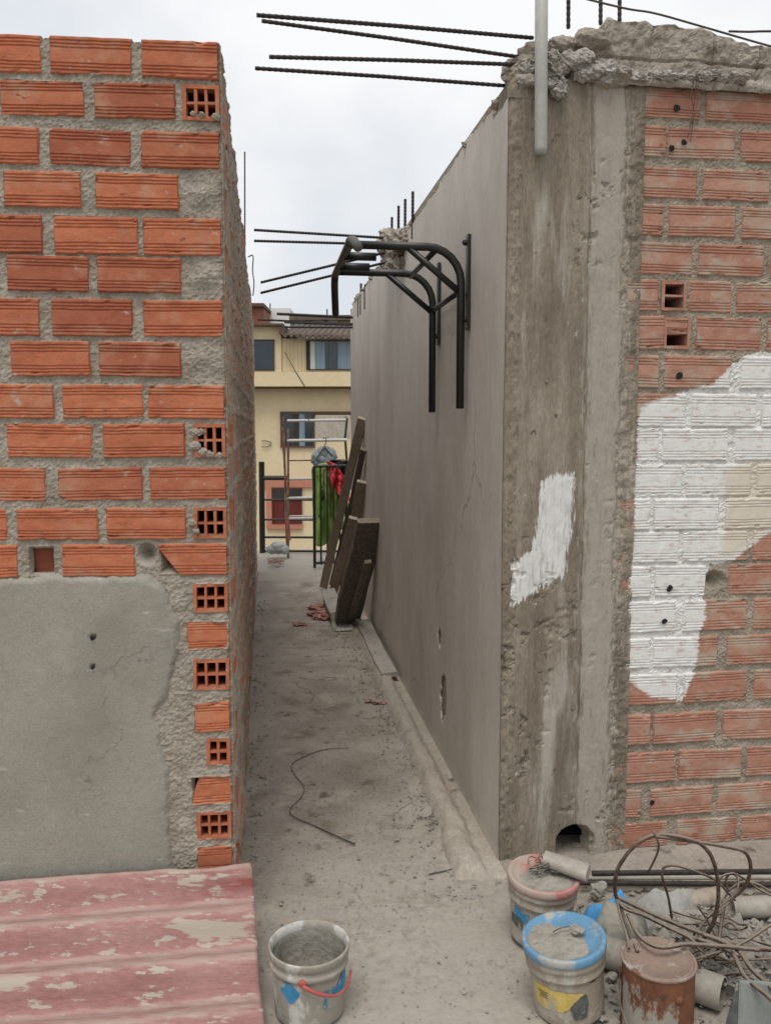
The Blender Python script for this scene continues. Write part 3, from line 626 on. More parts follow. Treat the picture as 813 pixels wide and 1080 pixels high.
# ------------------------------------------------------------------ plastered wall along the alley
pw = thing('plastered_wall', 'long grey plastered wall running down the right side of the alley', 'wall', A(UR+2, WR, 0))
U1 = float(np.dot(on_rwall(370, 450), DIR)); z_pw = uz_rwall(500, 140)[1]
us = np.concatenate([np.arange(UR+.002, UR+2.2, .014), np.arange(UR+2.2, U1, .03), [U1]])
vs_ = np.linspace(0, 1, 150); U, T = np.meshgrid(us, vs_)
zt = z_pw-.01+.016*fbm(us*9, us*0, 6, 4)+.045*fbm(np.floor(us*3.1+.4*fbm(us*5, us*0, 2, 2))*.77, us*0, 16, 2)
zt = np.where(us > U1-.9, zt-.0*(us), zt)
Z = -.02+T*(zt[None]+.02)
g = .003*fbm(U*1.3, Z*1.3, 3, 3)+.0012*fbm(U*40, Z*5, 9, 3)
for (x, y, ru, rz) in ((463, 672, .035, .035), (467, 733, .06, .075), (466, 745, .04, .05)):
    a, b = uz_rwall(x, y); rr = np.hypot((U-a)/ru, (Z-b)/rz)+.35*fbm(U*30, Z*30, 4, 3); g = g-.05*np.clip(1.25-rr, 0, 1)
base = np.clip(.10-Z, 0, .1)*3; g = g-base*.02*np.clip(fbm(U*12, Z*12, 8, 3), 0, 1)
P = U[..., None]*DIR+(WR-g)[..., None]*NRM+Z[..., None]*UP
bare = -np.ones(U.shape)  # hole insides: bare backing colour, darkened to stand for shade
for (x, y, ru, rz) in ((463, 672, .035, .035), (467, 733, .06, .075), (466, 745, .04, .05)):
    a, b = uz_rwall(x, y); bare = np.maximum(bare, .06*(1.2-np.hypot((U-a)/ru, (Z-b)/rz)-.35*fbm(U*30, Z*30, 4, 3)))
mb = MB(); mb.grid(P, bare=bare)
TU, TW = np.meshgrid(us, np.linspace(0, .14, 8)); ztop = zt[None]+.012*fbm(TU*14, TW*30, 5, 3)*np.clip(TW*30, 0, 1)
mb.grid(TU[..., None]*DIR+(WR+TW)[..., None]*NRM+ztop[..., None]*UP)
EW, EZ = np.meshgrid(np.linspace(0, .14, 4), np.linspace(-.02, z_pw-.01, 40)); mb.grid((U1+0*EW)[..., None]*DIR+(WR+EW)[..., None]*NRM+EZ[..., None]*UP)
mb.build('plaster_coat', M['smooth'], pw, smooth=False)
mb = MB(); rl = random.Random(9)
u_c = uz_rwall(422, 270)[0]
for i in range(22):
    x = rl.uniform(412, 431); y = rl.uniform(250, 282); mb.blob(on_rwall(x, y)-NRM*rl.uniform(.0, .05), rl.uniform(.03, .06), .7, 200+i, 3, (1, 1, 1), 3)
for i in range(60):
    uu = rl.uniform(UR+.1, U1-.1); mb.blob(A(uu, WR+rl.uniform(.0, .08), z_pw+rl.uniform(-.01, .012)), rl.uniform(.012, .03), .6, 300+i, 2, (1.2, 1, .8))
mb.build('cement_lump', M['crown'], pw)
for (x, y0, y1) in ((413, 262, 229), (420, 255, 217), (427, 250, 210), (435, 246, 202)):
    u, z = uz_rwall(x, y0); Y = float(A(u, WR+.07, 0)[1]); rebar('rebar', [at_y(x, y0+6, Y), at_y(x+.3, y1, Y)], .0075, pw)
for (xa, ya, xb, yb_, dy) in ((268, 242.5, 424, 252, -.1), (268, 254, 415, 258, 0), (275, 298, 412, 265, .1), (275, 309, 414, 275, .15)):
    Y = float(on_rwall(418, 262)[1]); rebar('rebar', [at_y(xb, yb_, Y), at_y(xa, ya, Y-.08+dy)], .0075, pw)
for (xa, ya, xb, yb_) in ((292, 331, 376, 335), (300, 340, 376, 343), (300, 345, 376, 345.5), (272, 337, 376, 342)):
    Y = float(on_rwall(372, 340)[1]); rebar('rebar', [at_y(xb, yb_, Y), at_y(xa, ya, Y-.1)], .0085 if ya > 331 else .012, pw)
for (x, y0, y1) in ((378, 326, 310), (380.5, 324, 299), (385, 318, 300)):
    u, z = uz_rwall(x, y0); Y = float(A(u, WR+.06, 0)[1]); rebar('rebar', [at_y(x, y0+8, Y), at_y(x+.2, y1, Y)], .009, pw)
# loose rebar behind the left wall's top
for (x, y0, y1, lab) in ((258.5, 262, 160, 'thin rebar standing upright behind the top of the left brick wall'),):
    Y = float(on_plane(258.5, 240, CL-NRM*.03, NRM)[1]); rb = thing('rebar_stub', lab, 'rebar', at_y(x, y0, Y)); rebar('steel_bar', [at_y(x, y0+60, Y), at_y(x-.3, y1, Y)], .0055, rb)
Y = float(on_plane(267, 300, CL+NRM*.01, NRM)[1])
lw_t = thing('loose_wire', 'thin dark wire dangling from the left brick wall near its far top', 'wire', at_y(266, 300, Y))
b = MB(); b.tube([at_y(262, 271, Y+.1), at_y(267, 270, Y), at_y(266.5, 285, Y), at_y(268, 298, Y), at_y(267, 312, Y)], .006, 6, smooth=4); b.build('wire', M['cable'], lw_t)

# mortar haunch along the foot of the plastered wall
ks = np.arange(UR-.12, U1, .018); tt = np.concatenate([np.linspace(0, .98, 22), [1.0]]); U, T = np.meshgrid(ks, tt)
wid = .165+.02*fbm(ks*8, ks*0, 7, 4)+.03*np.clip((UR+.25-ks)/.35, 0, 1); T2 = T
wv = WR+.004-T2*wid[None]; zz = np.interp(T2, [0, .30, .48, .60, .80, .93, 1], [.006, .008, .044, .050, .046, .022, 0])*(1+.3*fbm(U*9, T*3, 4, 3))-.006*T2+.010*fbm(U*30, T*9, 2, 4)*np.clip(T2*3, 0, 1)
zz = zz*np.clip((U-(UR-.12))/.03, 0, 1)-.004
mb = MB(); mb.grid(U[..., None]*DIR+wv[..., None]*NRM+zz[..., None]*UP); k = mb.build('kerb', M['kerb'], smooth=True); tag(k, kind='structure')

# ------------------------------------------------------------------ floor and ground
xs = np.concatenate([np.arange(-4.5, -1.0, .15), np.arange(-1.0, 1.7, .013), np.arange(1.7, 4.6, .15)])
ysg = np.concatenate([np.arange(-4, 1.5, .15), np.arange(1.5, 3.6, .013), np.arange(3.6, 10.42, .035), [10.42]])
X, Y = np.meshgrid(xs, ysg)
Zf = .010*fbm(X*1.6, Y*1.6, 6, 3)+.004*fbm(X*9, Y*9, 7, 3)+.0022*fbm(X*40, Y*40, 8, 3)
wall_d = WR-(X*NRM[0]+Y*NRM[1]); inal = (X*DIR[0]+Y*DIR[1]) > UR-.3
Zf = Zf+np.where(inal, .012*np.clip(1-np.abs(wall_d-.14)/.12, 0, 1)*np.clip(.5+fbm(X*12, Y*12, 3, 3), 0, 1), 0)
pale = (2.75-Y)*np.where(Y > 2.75, .16, .30)-.12-np.abs(X-.12)*.25+.10
pale = np.maximum(pale, np.where(Y > 8.3, .12*(Y-8.3), -1))
mb = MB(); mb.grid(np.stack([X, Y, Zf-.004], -1), pale=pale)
fl = mb.build('floor', M['floor'], smooth=True); tag(fl, kind='structure')
mb = MB(); prism(mb, [V(-4.5, -4, 0), V(4.5, -4, 0), V(4.5, 10.4, 0), V(-4.5, 10.4, 0)], -2.98, -.06); sl = mb.build('floor_slab', M['floor']); tag(sl, kind='structure')
mb = MB(); mb.add([(-900, -900, -3), (900, -900, -3), (900, 900, -3), (-900, 900, -3)], [(0, 1, 2, 3)]); gr = mb.build('ground', M['ground']); tag(gr, kind='structure')
# grit and crumbs on the floor
mb = MB(); rl = random.Random(3)
def crumb(p, r, i):
    bmv = []
    for q in ((1, 0, 0), (-1, 0, 0), (0, 1, 0), (0, -1, 0), (0, 0, 1), (0, 0, -1)):
        bmv.append(p+V(*q)*r*rl.uniform(.6, 1.4)*V(1, 1, .75))
    mb.add(bmv, [(0, 2, 4), (2, 1, 4), (1, 3, 4), (3, 0, 4), (2, 0, 5), (1, 2, 5), (3, 1, 5), (0, 3, 5)])
for i in range(900):
    u = UR+rl.uniform(-.25, 4.2); w = WR-.12-abs(rl.gauss(0, .09)); crumb(A(u, w, .006), rl.uniform(.002, .008)*(1.5 if rl.random() < .08 else 1), i)
for i in range(2600):
    u = 1.6+5.5*rl.random()**1.5; w = rl.uniform(WL+.03, WR-.1) if u > UL else rl.uniform(WL-.2, WR+.5); crumb(A(u, w, .003), rl.uniform(.0012, .0042)*(1.7 if rl.random() < .06 else 1), i)
for i in range(130):
    u = UL+rl.uniform(0, 5); w = WL+.02+abs(rl.gauss(0, .04)); crumb(A(u, w, .006), rl.uniform(.003, .010), i)
for i in range(700):
    p = on_z(rl.uniform(600, 860), rl.uniform(925, 1100)); crumb(p+UP*.006, rl.uniform(.003, .012), i)
for i in range(900):
    p = on_z(rl.uniform(690, 850), rl.uniform(955, 1040), .05); crumb(p+UP*rl.uniform(-.012, .012), rl.uniform(.003, .013), i)
g = mb.build('gravel', M['stone']); tag(g, 'loose cement crumbs and grit scattered over the alley floor', 'grit', kind='stuff')

# ------------------------------------------------------------------ pull-up bar bolted to the plastered wall
tw = WR-.035
def on_w(x, y, w): return on_plane(x, y, A(0, w, 0), NRM)
near_top = on_w(486, 300, tw); uN = float(np.dot(near_top, DIR)); uF = float(np.dot(on_w(456, 330, tw), DIR))
def on_u(x, y, u): return on_plane(x, y, A(u, 0, 0), DIR)
pb = thing('pull_up_bar', 'black steel pull-up bar bolted high on the plastered wall, jutting over the alley', 'pull-up bar', A((uN+uF)/2, WR, 1.4))
def uwz(p): return float(np.dot(p, DIR)), float(np.dot(p, NRM)), float(p[2])
zN = uwz(on_u(440, 260, uN))[2]; zF = zN
wNe = uwz(on_u(366, 254, uN))[1]; wFe = uwz(on_u(357, 288, uF))[1]; wE = (wNe+wFe)/2
rt = .0155
for (u, xb, yb) in ((uN, 486.5, 431), (uF, 456, 435)):
    zb = uwz(on_u(xb, yb, u))[2]; rad = .13; pts = [A(u, tw, zb), A(u, tw, zN-rad)]
    for k in range(1, 7):
        a = k/6*math.pi/2; pts.append(A(u, tw-rad*(1-math.cos(a)), zN-rad*(1-math.sin(a))))
    pts.append(A(u, wE, zN))
    b = MB(); b.tube(pts, rt, 12); b.build('arm', M['black'], pb, smooth=True)
    b = MB(); b.box(A(u, WR-.008, (zb+.3+zN+.05)/2), NRM, DIR, UP, (.006, .018, (zN+.05-zb-.3)/2)); b.build('wall_strap', M['black'], pb, bevel=.002)
    for zz_ in (zb+.34, zN+.02):
        b = MB(); b.lathe(A(u, WR-.013, zz_), [(.011, 0), (.011, .012), (.006, .018)], 8, -NRM, cap1=True); b.build('bolt', M['rebar'], pb)
    b = MB(); b.tube([A(u, tw, zN-.17), A(u, tw-.21, zN)], .0125, 10); b.build('brace', M['black'], pb, smooth=True)
b = MB(); b.tube([A(uN, tw-.10, zN-.012), A(uF, tw-.10, zN-.012)], .0115, 10); b.build('cross_tube', M['black'], pb, smooth=True)
b = MB(); b.tube([A(uN, tw, zN-.16), A(uF, tw, zN-.16)], .0115, 10); b.build('cross_tube', M['black'], pb, smooth=True)
b = MB(); g0 = A(uN-.02, wE, zN); g1 = A(uF+.05, wE, zN)
uE = uF+.40; eF = A(uF+.32, wE+.02, zN-.14); eN = A(uN-.20, wE+.012, zN-.05)
b.tube([A(uN-.06, wE, zN), g0, g1, A(uF+.10, wE, zN-.01), A(uF+.18, wE+.005, zN-.04), eF], .0165, 12, smooth=3); b.build('grip_bar', M['black'], pb, smooth=True)
b = MB(); b.tube([A(uN-.03, wE, zN+.004), A(uN-.12, wE+.004, zN-.012), eN], .0175, 12, smooth=3); b.build('foam_grip', M['foam'], pb, smooth=True)
for t_ in (.33, .72):
    u = uN+(uF-uN)*t_; b = MB(); b.tube([A(u, wE, zN-.006), A(u, wE+.125, zN-.006)], .0165, 12); b.build('handle', M['black'], pb, smooth=True)

# ------------------------------------------------------------------ pale pipe on the column
Yp = fy-.03; p0, p1 = at_y(570, 163, Yp), at_y(571, -40, Yp)
pp = thing('conduit_pipe', 'pale grey vertical pipe fixed to the top of the concrete column', 'pipe', p0)
b = MB(); b.tube([p0, p0+UP*.02, (p0+p1)/2, p1], [.0185, .0205, .0205, .0205], 20); b.build('pipe', M['pvc'], pp, smooth=True)
b = MB(); c = on_front(571, 78)-DIR*.018
for i in range(9): b.blob(c+NRM*random.uniform(.02, .06)+UP*random.uniform(-.06, .06)-DIR*random.uniform(-.01, .02), random.uniform(.014, .024), .8, 500+i, 3)
b.build('cement_smear', M['lump'], pp)
# cables over the brick wall
Yw = float(on_front(740, 30)[1])
for nm, lab, pts, r in (('cable', 'thin black cable sagging across the top of the right wall', [(575, -12), (655, 8), (690, 14), (740, 28), (813, 49), (880, 66)], .0032),
                 ('cable', 'short black cable lying along the far right of the wall top', [(768, 33), (790, 33.5), (813, 33), (900, 34)], .0035)):
    o = thing(nm, lab, 'cable', at_y(*pts[1], Yw-.03)); b = MB(); b.tube([at_y(x, y, Yw-.06) for x, y in pts], r, 6, smooth=6); b.build('cable_run', M['cable'], o)
o = thing('tie_wire', 'thin twisted tie wire hanging down the top bricks of the right wall', 'wire', on_front(728, 120)); b = MB()
for k, pts in enumerate(([(733, 78), (732, 100), (728, 125), (724, 146)], [(731, 79), (727, 104), (730, 118), (726, 150)], [(734, 80), (733, 110), (727, 132)])):
    b.tube([on_front(x, y)-DIR*(.006+.003*k) for x, y in pts], .0015, 5, smooth=5)
b.build('wire', M['rust'], o)

# ------------------------------------------------------------------ corrugated sheet leaning at the foot of the left wall
tl, tr_ = on_lwall(-150, 937)+NL*.035, on_lwall(266, 905)+NL*.035
br = on_z(281, 1125, .012)
ex = unit(tr_-tl); down = br-tr_; dl = np.linalg.norm(down); ed = unit(down); nrm = unit(np.cross(ed, ex)); nrm = nrm if nrm[2] > 0 else -nrm
Lx = 1.25; a = np.linspace(-Lx, 0, 120); t = np.linspace(0, dl, 150); AA, TT = np.meshgrid(a, t)
wv = .025*np.cos((TT-.012)/.142*2*math.pi)
ragx = .006*fbm(TT*9, TT*0, 3, 3)*np.clip(1+AA/.06, 0, 1); ragt = .010*fbm(AA*7, AA*0, 5, 3)*np.clip(1-TT/.05, 0, 1)
P = tr_+(AA+ragx)[..., None]*ex+(TT+ragt)[..., None]*ed+(wv+.004*fbm(AA*3, TT*6, 6, 2)-.02)[..., None]*nrm
b = MB(); b.grid(P); o = b.build('corrugated_sheet', M['sheet'], smooth=True, solid=.007)
tag(o, 'flaking pink-red corrugated roofing sheet leaning against the foot of the left wall', 'roofing sheet')

# ------------------------------------------------------------------ buckets
def cyl_pt(base, ang, r, z, axis=UP):
    axis = unit(axis); x = unit(np.cross(axis, V(0, 1, 0.01))); y = np.cross(axis, x); return base+(math.cos(ang)*x+math.sin(ang)*y)*r+axis*z
def face_patch(base, a0, a1, z0, z1, rfun, poly=None, n=26, off=.0012, axis=UP, seed=1, rag=.12):
    """thin label wrapped on a bucket wall; poly in unit square cuts its outline"""
    Aa, Zz = np.meshgrid(np.linspace(0, 1, n), np.linspace(0, 1, n)); pts = np.zeros(Aa.shape+(3,))
    for i in range(n):
        for j in range(n):
            z = z0+(z1-z0)*Zz[i, j]; pts[i, j] = cyl_pt(base, a0+(a1-a0)*Aa[i, j], rfun(z)+off, z, axis)
    keep = None
    if poly is not None: keep = sdf_poly(Aa, Zz, poly)+rag*fbm(Aa*4+seed, Zz*4, seed, 3) > .0
    b = MB(); b.grid(pts, keep=keep); return b
def cam_ang(base, axis=UP):     # angle on the bucket wall that faces the camera
    d = CAM-base; axis = unit(axis); x = unit(np.cross(axis, V(0, 1, 0.01))); y = np.cross(axis, x); return math.atan2(np.dot(d, y), np.dot(d, x))

# white open bucket with dried cement
Hb = .185; rc = on_z(326, 994, Hb); base = V(rc[0], rc[1], 0); rT = .1035
bk = thing('paint_bucket', 'open white plastic bucket crusted with cement, standing on the alley floor beside the red sheet', 'bucket', base)
rf = lambda z: .088+(rT-.006-.088)*z/Hb
b = MB(); b.lathe(base, [(.03, .004), (.082, .004), (.088, .010)]+[(rf(z), z) for z in np.linspace(.012, .135, 9)]+[(rf(.137)+.004, .137), (rf(.14)+.006, .140), (rf(.15)+.006, .150), (rf(.153)+.002, .153), (rf(.163)+.002, .163), (rf(.165)+.006, .166), (rf(.172)+.006, .176), (rT, .180), (rT, Hb-.001), (rT-.002, Hb+.0012), (rT-.0055, Hb), (rT-.008, .17), (rf(.1)-.004, .10), (rf(.05)-.004, .055), (.02, .055)], 56, wob=.012, seed=3, cap0=True)
b.build('body', M['pail'], bk, smooth=True)
b = MB(); rr = np.linspace(0, 1, 14); aa = np.linspace(0, 2*math.pi, 49); AA, RR = np.meshgrid(aa, rr)
X = RR*np.cos(AA); Y = RR*np.sin(AA); hz = .055+.045*RR**3+.022*fbm(X*2.4, Y*2.4, 5, 4)+.006*fbm(X*9, Y*9, 6, 3)
rad = RR*(rf(.12)-.004); b.grid(np.stack([base[0]+rad*np.cos(AA), base[1]+rad*np.sin(AA), hz], -1)); b.build('cement_residue', M['cement_dark'], bk)
b = MB(); b.lathe(base, [(rf(z)-.0075, z) for z in np.linspace(.05, .166, 18)], 72, wob=.03, seed=8); b.build('inner_crust', M['cement'], bk)
ca = cam_ang(base)
dia = [(.5, 1), (.95, .55), (.75, .25), (.45, 0), (.05, .45), (.15, .85)]
# the wall angle runs with the picture's left to right as checked at build time
def lr_sign(base):
    p = cyl_pt(base, cam_ang(base)+.4, .1, .1); return 1 if np.dot(p-base, np.cross(V(0, 1, 0), UP)) > 0 else -1
sg = lr_sign(base)
face_patch(base, ca+sg*-.85, ca+sg*-.18, .078, .132, rf, dia, seed=2, off=.002).build('blue_mark', M['bluepaint'], bk)
face_patch(base, ca+sg*.62, ca+sg*1.25, .085, .136, rf, [(0, .25), (.5, .6), (.7, 1), (1, 1), (1, .1), (.6, .0)], seed=4, off=.002).build('blue_mark', M['bluepaint'], bk)
face_patch(base, ca+sg*.36, ca+sg*.58, .06, .108, rf, [(.3, 0), (.55, 0), (.6, .9), (1, 1), (.1, 1)], seed=6, off=.002, rag=.2).build('blue_mark', M['bluepaint'], bk)
b = MB(); hp_ = [cyl_pt(base, ca+sg*a_, rf(z)+.010+ex_, z) for a_, z, ex_ in ((-.15, .140, .004), (.05, .130, .008), (.22, .120, .010), (.42, .110, .012), (.62, .102, .012), (.85, .100, .010), (1.1, .103, .008), (1.4, .115, .004))]
b.tube(hp_, [.0048, .005, .0052, .0036, .003, .003, .003, .003], 8, smooth=5); b.build('handle', M['redplastic'], bk, smooth=True)
b = MB(); b.lathe(cyl_pt(base, ca+sg*-.17, rf(.14), .142), [(.010, 0), (.010, .008), (.005, .012)], 10, cyl_pt(V(0, 0, 0), ca+sg*-.17, 1, 0), cap1=True); b.build('handle_lug', M['redplastic'], bk)

def lidded(px, py, Hb, rT, label, lidm, axis, name='paint_bucket', seed=0):
    c = on_z(px, py, Hb); axis = unit(V(*axis)); base = c-axis*Hb; base[2] = max(base[2], .0)
    o = thing(name, label, 'bucket', base); rB = rT*.86
    rf = lambda z: rB+(rT-.004-rB)*z/Hb
    b = MB(); b.lathe(base, [(.02, .003), (rB-.006, .003), (rB, .010)]+[(rf(z), z) for z in np.linspace(.014, Hb*.66, 9)]+[(rf(Hb*.67)+.005, Hb*.67), (rf(Hb*.69)+.006, Hb*.70), (rf(Hb*.73)+.002, Hb*.735), (rf(Hb*.80)+.003, Hb*.80), (rf(Hb*.81)+.007, Hb*.82), (rf(Hb*.86)+.004, Hb*.86), (rT-.002, Hb-.012), (rT-.004, Hb-.004)], 52, axis, wob=.012, seed=seed, cap0=True)
    b.build('body', M['pailgrimy'], o, smooth=True)
    b = MB(); b.lathe(base, [(rT+.001, Hb-.022), (rT+.004, Hb-.018), (rT+.004, Hb-.002), (rT+.001, Hb+.002), (rT-.008, Hb+.001), (rT-.011, Hb-.006), (rT-.03, Hb-.0075), (.02, Hb-.007)], 56, axis, wob=.006, seed=seed, cap1=True)
    b.build('lid', M[lidm], o, smooth=True)
    return o, base, axis, rf, c
ro, rb_, rax, rrf, rcx = lidded(573, 921, .20, .1015, 'bucket with a dusty red lid standing against the concrete column', 'redlid', (.03, -.05, 1), seed=7)
bo, bb_, bax, brf, bcx = lidded(594, 987, .20, .1035, 'bucket with a bright blue lid and torn yellow label on its side', 'bluelid', (-.10, -.03, 1), seed=11)
def crust(base, axis, R_, z, h, seed, shift, name, parent, m='cement', cut=.0):
    axis = unit(axis); x = unit(np.cross(axis, V(0, 1, .01))); y = np.cross(axis, x)
    g = np.linspace(-R_, R_, 60); X, Y = np.meshgrid(g, g); rr = np.hypot(X, Y)
    k = 1-np.hypot(X-shift[0], Y-shift[1])/(R_*shift[2])+.35*fbm(X*22, Y*22, seed, 4)
    hh = h*np.clip(k, -.3, 1)+.0018*fbm(X*90, Y*90, seed+2, 3)
    P = base+X[..., None]*x+Y[..., None]*y+(z+hh)[..., None]*axis
    b = MB(); b.grid(P, keep=(rr < R_*.97) & (k > cut-.05)); return b.build(name, M[m], parent, smooth=False)
# image-left is the +x or -x side of the local frame: find it
def shift_of(axis, dx, dy):
    axis = unit(axis); x = unit(np.cross(axis, V(0, 1, .01))); y = np.cross(axis, x); v = V(dx, dy, 0); return float(np.dot(v, x)), float(np.dot(v, y))
s_ = shift_of(bax, -.034, -.022); crust(bb_, bax, .094, .194, .007, 3, (s_[0], s_[1], .90), 'cement_crust', bo)
s_ = shift_of(rax, .03, -.03); crust(rb_, rax, .092, .194, .008, 6, (s_[0], s_[1], .95), 'cement_crust', ro)
ca = cam_ang(bb_, bax); sg = lr_sign(bb_)
yl = [(0, .1), (.04, .95), (.5, .88), (1, .80), (.8, .45), (.55, .05), (.2, 0)]
face_patch(bb_, ca+sg*-1.0, ca+sg*.42, .052, .118, brf, yl, axis=bax, seed=9, off=.002, rag=.06).build('label_sheet', M['yellow'], bo)
face_patch(bb_, ca+sg*-.02, ca+sg*.52, .035, .108, brf, [(.35, 0), (.9, .1), (1, .6), (.85, 1), (.5, .75), (.1, .4)], axis=bax, seed=12, off=.0032, rag=.1).build('label_print', M['darkprint'], bo)
for k, (a0, zz0, ln) in enumerate(((-.85, .098, .30), (-.78, .091, .22), (-.82, .084, .26))):
    face_patch(bb_, ca+sg*a0, ca+sg*(a0+ln), zz0, zz0+.0028, brf, None, n=8, axis=bax, off=.0036).build('label_line', M['darkprint'], bo)
face_patch(bb_, ca+sg*.55, ca+sg*.85, .128, .142, brf, [(0, .3), (.6, 0), (1, .6), (.7, 1), (.1, .9)], axis=bax, seed=3, off=.004).build('slot_dark_patch', M['cloth_hole_black'], bo)  # black patch standing for the dark inside a slot
ca = cam_ang(rb_, rax); sg = lr_sign(rb_)
face_patch(rb_, ca+sg*-.95, ca+sg*-.35, .085, .122, rrf, [(0, .5), (.1, 1), (1, .8), (.9, 0), (.2, .1)], axis=rax, seed=2, off=.002).build('blue_mark', M['bluepaint'], ro)
face_patch(rb_, ca+sg*-1.1, ca+sg*-.55, .06, .095, rrf, [(0, .2), (.1, 1), (1, .9), (.9, 0)], axis=rax, seed=5, off=.003).build('label_print', M['darkprint'], ro)
# things lying on the blue lid
top = bcx+bax*.004
st = MB(); st.blob(at_y(608, 980, bcx[1]+.02)*0+on_plane(609, 981, bcx+bax*.010, bax), .014, .4, 4, 3, (1.3, 1, .6)); o = st.build('pebble', M['stone']); tag(o, 'small pale chip of cement lying on the blue bucket lid', 'stone')
o = thing('twig', 'short dark twig lying on the blue bucket lid', 'twig', bcx); b = MB(); b.tube([on_plane(x, y, bcx+bax*.010, bax) for x, y in ((583, 983), (590, 979), (600, 977))], .0018, 5, smooth=3); b.build('stem', M['cable'], o)

# rusty can
Hc = .19; c = on_z(694, 1010, Hc); base = V(c[0], c[1], 0); rT = .0905
tn = thing('paint_can', 'rusty tin paint can with flaking white label and dusty lid, right of the blue-lidded bucket', 'can', base)
rf = lambda z: .088
zs = np.linspace(.006, Hc-.008, 24); aa = np.linspace(0, 2*math.pi, 73); AA, ZZ = np.meshgrid(aa, zs); x_ = unit(np.cross(UP, V(0, 1, .01))); y_ = np.cross(UP, x_)
rr = .0875+.0015*fbm(np.cos(AA)*2, np.sin(AA)*2+ZZ*9, 3, 3); ca = cam_ang(base); sg = lr_sign(base)
dA = ((AA-ca+math.pi) % (2*math.pi)-math.pi)*sg
paintv = np.minimum(.105-ZZ-.03*np.clip(dA, -1, 2), .62-dA)*.5; paintv = np.minimum(paintv, (dA+1.2)*.3)
b = MB(); b.grid(base+(rr*np.cos(AA))[..., None]*x_+(rr*np.sin(AA))[..., None]*y_+ZZ[..., None]*UP, paint=paintv); b.build('body', M['tin'], tn, smooth=True)
b = MB(); b.lathe(base, [(.086, .0), (.090, .002), (.090, .006), (.0875, .008)], 48, cap0=True); b.build('base_ring', M['tin'], tn, smooth=True); b = MB(); b.lathe(base, [(.0875, Hc-.010), (.0905, Hc-.008), (.0915, Hc-.003), (.0905, Hc), (.086, Hc-.001), (.083, Hc-.005)], 56); b.build('rim', M['tinlid'], tn, smooth=True)
b = MB(); b.lathe(base, [(.0832, Hc-.005), (.0815, Hc-.0015), (.079, Hc-.002), (.077, Hc-.006), (.01, Hc-.0065)], 48, wob=.006, cap1=True); b.build('lid', M['tinlid'], tn, smooth=True)
b = MB(); b.lathe(cyl_pt(base, ca+sg*.62, .0875, .135), [(.011, 0), (.011, .003), (.006, .004), (.003, .008)], 12, cyl_pt(V(0, 0, 0), ca+sg*.62, 1, 0), cap1=True); b.build('handle_lug', M['tin'], tn, smooth=True)
b = MB(); b.tube([cyl_pt(base, ca+sg*a_, .0915+e_, z) for a_, z, e_ in ((-1.3, .165, .002), (-1.25, .12, .004), (-1.0, .075, .008), (-.6, .035, .01), (-.2, .01, .02))], .0018, 6, smooth=4); b.build('bail_wire', M['rust'], tn)

# offcut and wire ball on the red lid
o = thing('pipe_offcut', 'flattened grey pipe offcut resting on the red bucket lid', 'pipe')
z_ = .222; p0 = on_z(574, 905, z_+.012); p1 = on_z(620, 921, z_-.006); d = unit(p1-p0); sdv = unit(np.cross(d, UP)); b = MB()
ring = []
for k in range(9):
    t = k/8; c = p0+(p1-p0)*t; wq = .026+.010*t; hq = .018
    ring.append([c+sdv*wq*math.copysign(abs(math.cos(a_))**.7, math.cos(a_))+UP*hq*math.copysign(abs(math.sin(a_))**.7, math.sin(a_)) for a_ in np.linspace(0, 2*math.pi, 25)])
b.grid(np.array(ring)); b.add(ring[-1][:-1], [tuple(range(24))]); b.add(ring[0][:-1], [tuple(range(23, -1, -1))]); b.build('pipe', M['pvc_old'], o, smooth=True); 
o = thing('wire_bundle', 'tangled ball of thin wire lying on the red bucket lid', 'wire', on_z(568, 912, .21)); b = MB(); rl = random.Random(2)
for k in range(7):
    c = on_z(566+rl.uniform(-4, 6), 911+rl.uniform(-5, 6), .222); pts = []
    n1, n2 = unit(V(rl.gauss(0, 1), rl.gauss(0, 1), rl.gauss(0, .6))), unit(V(rl.gauss(0, 1), rl.gauss(0, 1), rl.gauss(0, .6)))
    for q in range(13): a_ = q*.62; pts.append(c+(n1*math.cos(a_)+n2*math.sin(a_))*rl.uniform(.012, .024))
    b.tube(pts, .0016, 5, smooth=4)
for k in range(3):
    c = on_z(588, 917, .215); b.tube([c+V(math.cos(q*.7), .8*math.sin(q*.7), .25*math.sin(q*.7+k))*(.017+.002*k) for q in range(10)], .0016, 5, smooth=4)
b.build('wire', M['cable'], o)

# ------------------------------------------------------------------ rubble heap at the foot of the right wall
for i, (y0, y1, z, lab) in enumerate(((921, 919, .05, 'uppermost of the long dark rods lying along the foot of the right wall'), (925.5, 925, .035, 'middle one of the long dark rods lying along the foot of the right wall'), (931, 933, .03, 'lowest of the long dark rods lying along the foot of the right wall'))):
    p0 = on_z(611 if i else 624, y0, z); p1 = on_z(830, y1, z+.004); p1 = p0+(p1-p0)*1.4
    o = thing('steel_rod', lab, 'rod', p0, 'rods along the wall foot'); b = MB(); b.tube([p0, (p0+p1)/2, p1], .0085, 10); b.build('rod', M['pvc_old' if i == 1 else 'rebar'], o)
def pipe(lab, p0, p1, r, m, wall=.004, name='pipe_offcut', cat='pipe'):
    o = thing(name, lab, cat, p0); d = unit(p1-p0); L = np.linalg.norm(p1-p0); b = MB()
    b.lathe(p0, [(r-wall, L*.96), (r-wall, .001), (r-wall*.5, 0), (r, .001), (r, L*.33), (r*1.01, L*.5), (r, L*.7), (r, L-.001), (r-wall, L)], 28, d, wob=.02); b.build('pipe', M[m], o, smooth=True); return o
pipe('pale open-ended plastic pipe at the right edge, under the wire loops', on_z(771, 957, .075), on_z(880, 955, .085), .031, 'pvc_old')
